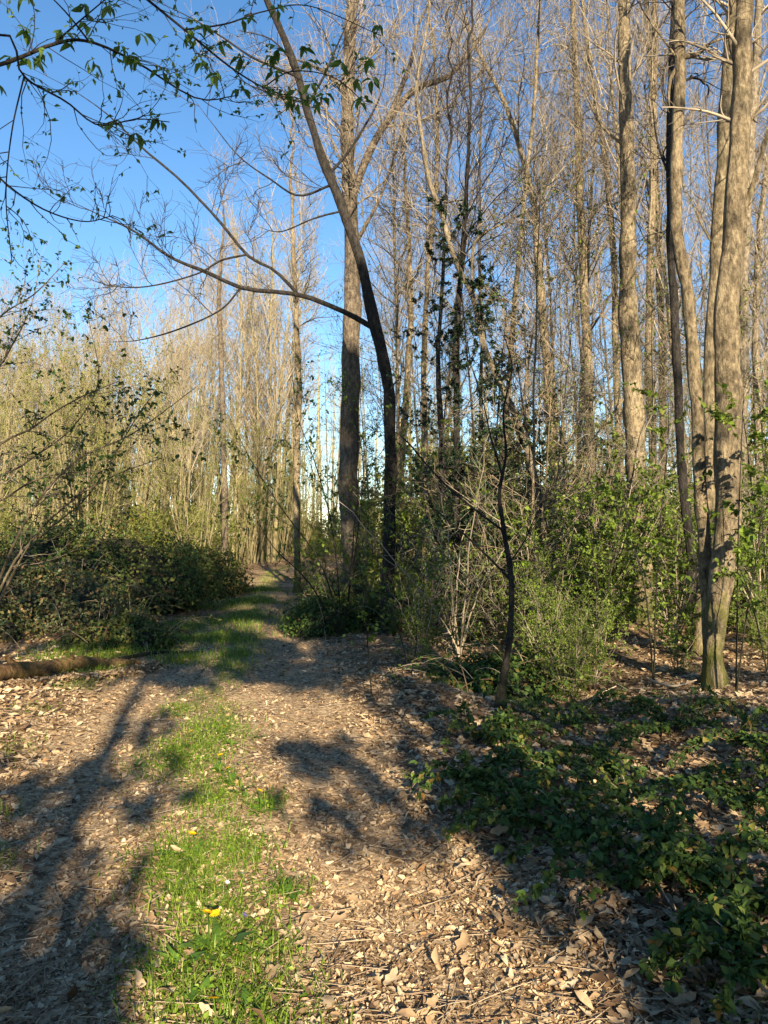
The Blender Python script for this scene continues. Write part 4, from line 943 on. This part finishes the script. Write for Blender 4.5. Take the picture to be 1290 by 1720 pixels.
def flower(name, label, px, py, hd, mesh, cat, nleaf=9, lsize=(.06, .13), tops=((0, 0),)):
    """px,py: where the flower head shows; hd: its height"""
    d = 3.0
    for _ in range(60):
        p = at(px, py, d); d += (p[2] - gz(p[0], d) - hd) * d / 1.6 * .5
    p = at(px, py, d); b = np.array([p[0], d, float(gz(p[0], d))])
    t = thing(name, label, cat, b)
    for k, (ox, oy) in enumerate(tops):
        tip = np.array([ox, oy, hd - .012 * k]); P = smooth_poly([b + [0, 0, -.01], b + tip * .5 + [.006, 0, 0], b + tip], 8)
        mb = MB(); tubes(mb, P, np.full(8, .0025), 5); st_ = part('stem', mb, M['weed'], t)
        h = link('flower_head', mesh, st_); h.location = tuple(tip); h.rotation_euler = (.35 + rng.normal() * .15, rng.normal() * .2, rng.uniform(0, 6)); h.scale = (1.15,) * 3
    if nleaf: rosette(t, nleaf, lsize)
    return t
fl = [('dandelion with a yellow head standing at the top edge of a sunlit grass tuft', 323, 1400, .10), ('pair of yellow dandelion heads above upright narrow leaves', 348, 1532, .13), ('nearest yellow dandelion at the bottom of the grass strip', 359, 1677, .09),
      ('small dandelion left of the two at the far end of the grass strip', 321, 1228, .08), ('small dandelion right of the pair at the far end of the grass strip', 377, 1221, .08), ('right of the two dandelions at the right edge of the grass strip', 452, 1319, .08), ('left of the two dandelions at the right edge of the grass strip', 436, 1328, .08),
      ('dandelion in the middle of the grass strip above the two right-edge ones', 402, 1302, .07), ('tiny dandelion just above the middle one', 383, 1290, .06), ('faint dandelion at the upper right of the bright grass tuft', 370, 1268, .06)]
for k, (lb, px, py, h) in enumerate(fl):
    h += .025 if py > 1380 else .05
    flower('dandelion', lb, px, py, h, HY, 'dandelion', 8, tops=((0, 0), (.028, .012)) if k == 1 else ((0, 0),))
flower('violet_flower', 'tiny violet flower in the grass strip right of the dandelion pair', 411, 1537, .05, HV, 'flower', 4, (.03, .05))
flower('white_flower', 'small white flower in the sunlit grass patch', 407, 1467, .06, HW, 'flower', 4, (.03, .05))
flower('white_flower', 'pale closed flower bud left of the small white flower', 382, 1482, .05, HW, 'flower', 3, (.03, .05))
flower('budding_dandelion', 'tall thin flower bud above a dark green weed right of the sunlit grass', 470, 1455, .13, head_mesh(M['weed'], 8, .01), 'dandelion', 9, (.05, .1))
weeds = [(300, 1440, 'bright green upright weed at the left of the sunlit grass patch', .17, 14), (335, 1465, 'bright green weed in the middle of the sunlit grass patch', .15, 12), (395, 1440, 'broad green weed right of the sunlit dandelion', .13, 12), (310, 1500, 'dark green weed below the sunlit grass patch', .10, 14), (350, 1505, 'dark green weed right of another below the sunlit patch', .09, 12),
         (480, 1510, 'dark green weed below the tall thin bud', .11, 12), (370, 1600, 'upright narrow-leaved weed below the dandelion pair', .2, 12), (440, 1600, 'low green weed right of the upright narrow-leaved one', .11, 14), (300, 1630, 'large green feathery weed near the bottom of the strip', .16, 18), (270, 1640, 'green weed at the left edge of the strip bottom', .12, 14), (335, 1690, 'dark green weed beside the nearest dandelion', .14, 16),
         (420, 1700, 'green weed at the bottom edge right of the nearest dandelion', .11, 12), (300, 1205, 'small dark weed at the far end of the grass strip', .1, 14), (345, 1345, 'green weed halfway up the grass strip', .11, 12), (450, 1350, 'dark green weed below the two right-edge dandelions', .09, 12), (230, 1290, 'dark weed left of the bright grass tuft', .11, 10), (430, 1240, 'low weed at the far right of the grass strip', .1, 10), (215, 1585, 'tiny weed alone on the shaded left rut', .05, 6)]
for px, py, lb, s_, n_ in weeds:
    c = gp(px, py, 0); t = thing('weed_plant', lb, 'weed', c); rosette(t, n_, (s_ * .35, s_ * .72), (.1, 1.0))

# ------------------------------------------------------------------ evergreen trees at the wood edge behind the viewer: unseen, foliage shaped to shade the picture
WY = -7.0
tA, tE = math.tan(SUN_AZ), math.tan(SUN_EL) / math.cos(SUN_AZ)
def dens(u, v):
    """foliage thickness at (u across, v up) of the wood edge, shaped by where its shade should fall"""
    D = np.zeros_like(u)
    def box(u0, u1, v0, v1, val, e=.12):
        nonlocal D
        m = sstep(u0 - e, u0 + e, u) * (1 - sstep(u1 - e, u1 + e, u)) * sstep(v0 - e, v0 + e, v) * (1 - sstep(v1 - e, v1 + e, v))
        D = D * (1 - m) + val * m
    box(-9, -1.6, 0, 12, .35); box(.2, 4.6, 6.3, 13.2, .92, .25); box(-3.2, .3, 7.2, 10.9, .6, .25); box(4.6, 12, 0, 6.6, .5, .3); box(4.6, 12, 6.6, 12.5, .12, .3); box(3.3, 5.0, 11, 14.2, 1, .2); box(5.0, 12, 12, 17, .22)
    box(-1.7, .35, 3.2, 4.7, .38); box(-1.0, 1.15, 2.8, 5.1, .86, .2); box(.75, 1.15, 5.2, 5.75, .6)
    box(2.9, 5.2, 0, 6.4, .52, .08); box(2.85, 3.5, 0, 6.3, 1.0, .06); box(1.9, 3.2, 4.55, 5.4, .78, .2); box(.2, 2.9, 0, 2.9, .9)
    box(-.9, .5, 6.3, 7.1, .35); box(2.3, 2.7, 7.9, 8.25, .1); box(1.7, 2.2, 8.4, 8.8, .15); box(2.9, 3.4, 8.8, 9.3, .3); box(-1.4, -.2, 7.5, 8.1, .3)
    return D
def wood_edge():
    tr = [(-5.0, 9.5), (-2.2, 11), (.75, 12.5), (3.35, 12.5), (4.4, 14), (6.9, 12), (9.6, 15)]
    n = 150000
    u = rng.uniform(-8.5, 11.5, n); v = rng.uniform(.6, 16.5, n)
    # clumpy: foliage gathers in sprays
    cu = rng.uniform(-8.5, 11.5, 1500); cv = rng.uniform(.6, 16.5, 1500)
    g = rng.integers(0, 1500, n); clump = rng.uniform(0, 1, n) < .6
    u = np.where(clump, cu[g] + rng.normal(size=n) * .17, u); v = np.where(clump, cv[g] + rng.normal(size=n) * .13, v)
    keep = rng.uniform(0, 1, n) < dens(u, v) ** 1.6; u, v = u[keep], v[keep]  # leaves stay only where their shadow is wanted, gaps let sun patches through
    s = rng.uniform(-1.6, 1.6, len(u))
    pos = np.stack([u - s * tA, WY + s, v - s * tE], -1)
    who = np.argmin(np.abs(pos[:, 0:1] - np.array([q[0] for q in tr])[None]), 1)
    pos = pos[pos[:, 2] > .3]; who = np.argmin(np.abs(pos[:, 0:1] - np.array([q[0] for q in tr])[None]), 1)
    for k, (x0, h) in enumerate(tr):
        b = np.array([x0, WY, float(gz(x0, WY))])
        t = thing('evergreen_tree', 'unseen evergreen tree of the wood edge behind the viewpoint, shaped to cast shade', 'tree', b, 'unseen evergreen trees of the wood edge behind the viewpoint, shaped to cast shade')
        q = np.linspace(0, 1, 16); P = b + np.stack([.12 * np.sin(q * 5 + k), .1 * np.cos(q * 4 + k), q * h - .1], -1); R = .11 * (1 - .85 * q)
        mb = MB(); tubes(mb, P, R, 8); part('trunk', mb, M['bark_dark'], t)
        pp = pos[who == k]
        sel = pp[rng.integers(0, len(pp), 400)]; hz_ = np.clip(sel[:, 2] - np.abs(sel[:, 0] - x0) * .5, .5, h * .95); wgt = np.min([dens(x0 + (sel[:, 0] - x0) * f_ + (sel[:, 1] - WY) * f_ * tA, hz_ + (sel[:, 2] - hz_) * f_ + (sel[:, 1] - WY) * f_ * tE) for f_ in (.15, .4, .65, .85)], 0); sel = sel[np.argsort(-wgt)[:90]]                      # limbs reach out to the sprays
        hz = np.clip(sel[:, 2] - np.abs(sel[:, 0] - x0) * .5, .5, h * .95); st = b + np.stack([np.zeros(90), np.zeros(90), hz], -1)
        lp = st[:, None] + (sel - st)[:, None] * np.linspace(0, 1, 6)[None, :, None]
        mb = MB(); tubes(mb, lp, np.full((90, 6), .012) * np.linspace(1, .3, 6), 3); part('limbs', mb, M['twig_dark'], t, 'stuff')
        m = len(pp); mb = MB()
        inst(mb, simple(.6), pp, rng.normal(size=(m, 3)), rng.normal(size=(m, 3)), rng.uniform(.13, .27, m)); part('foliage', mb, M['leaf_holly'], t, 'stuff', False)
wood_edge()
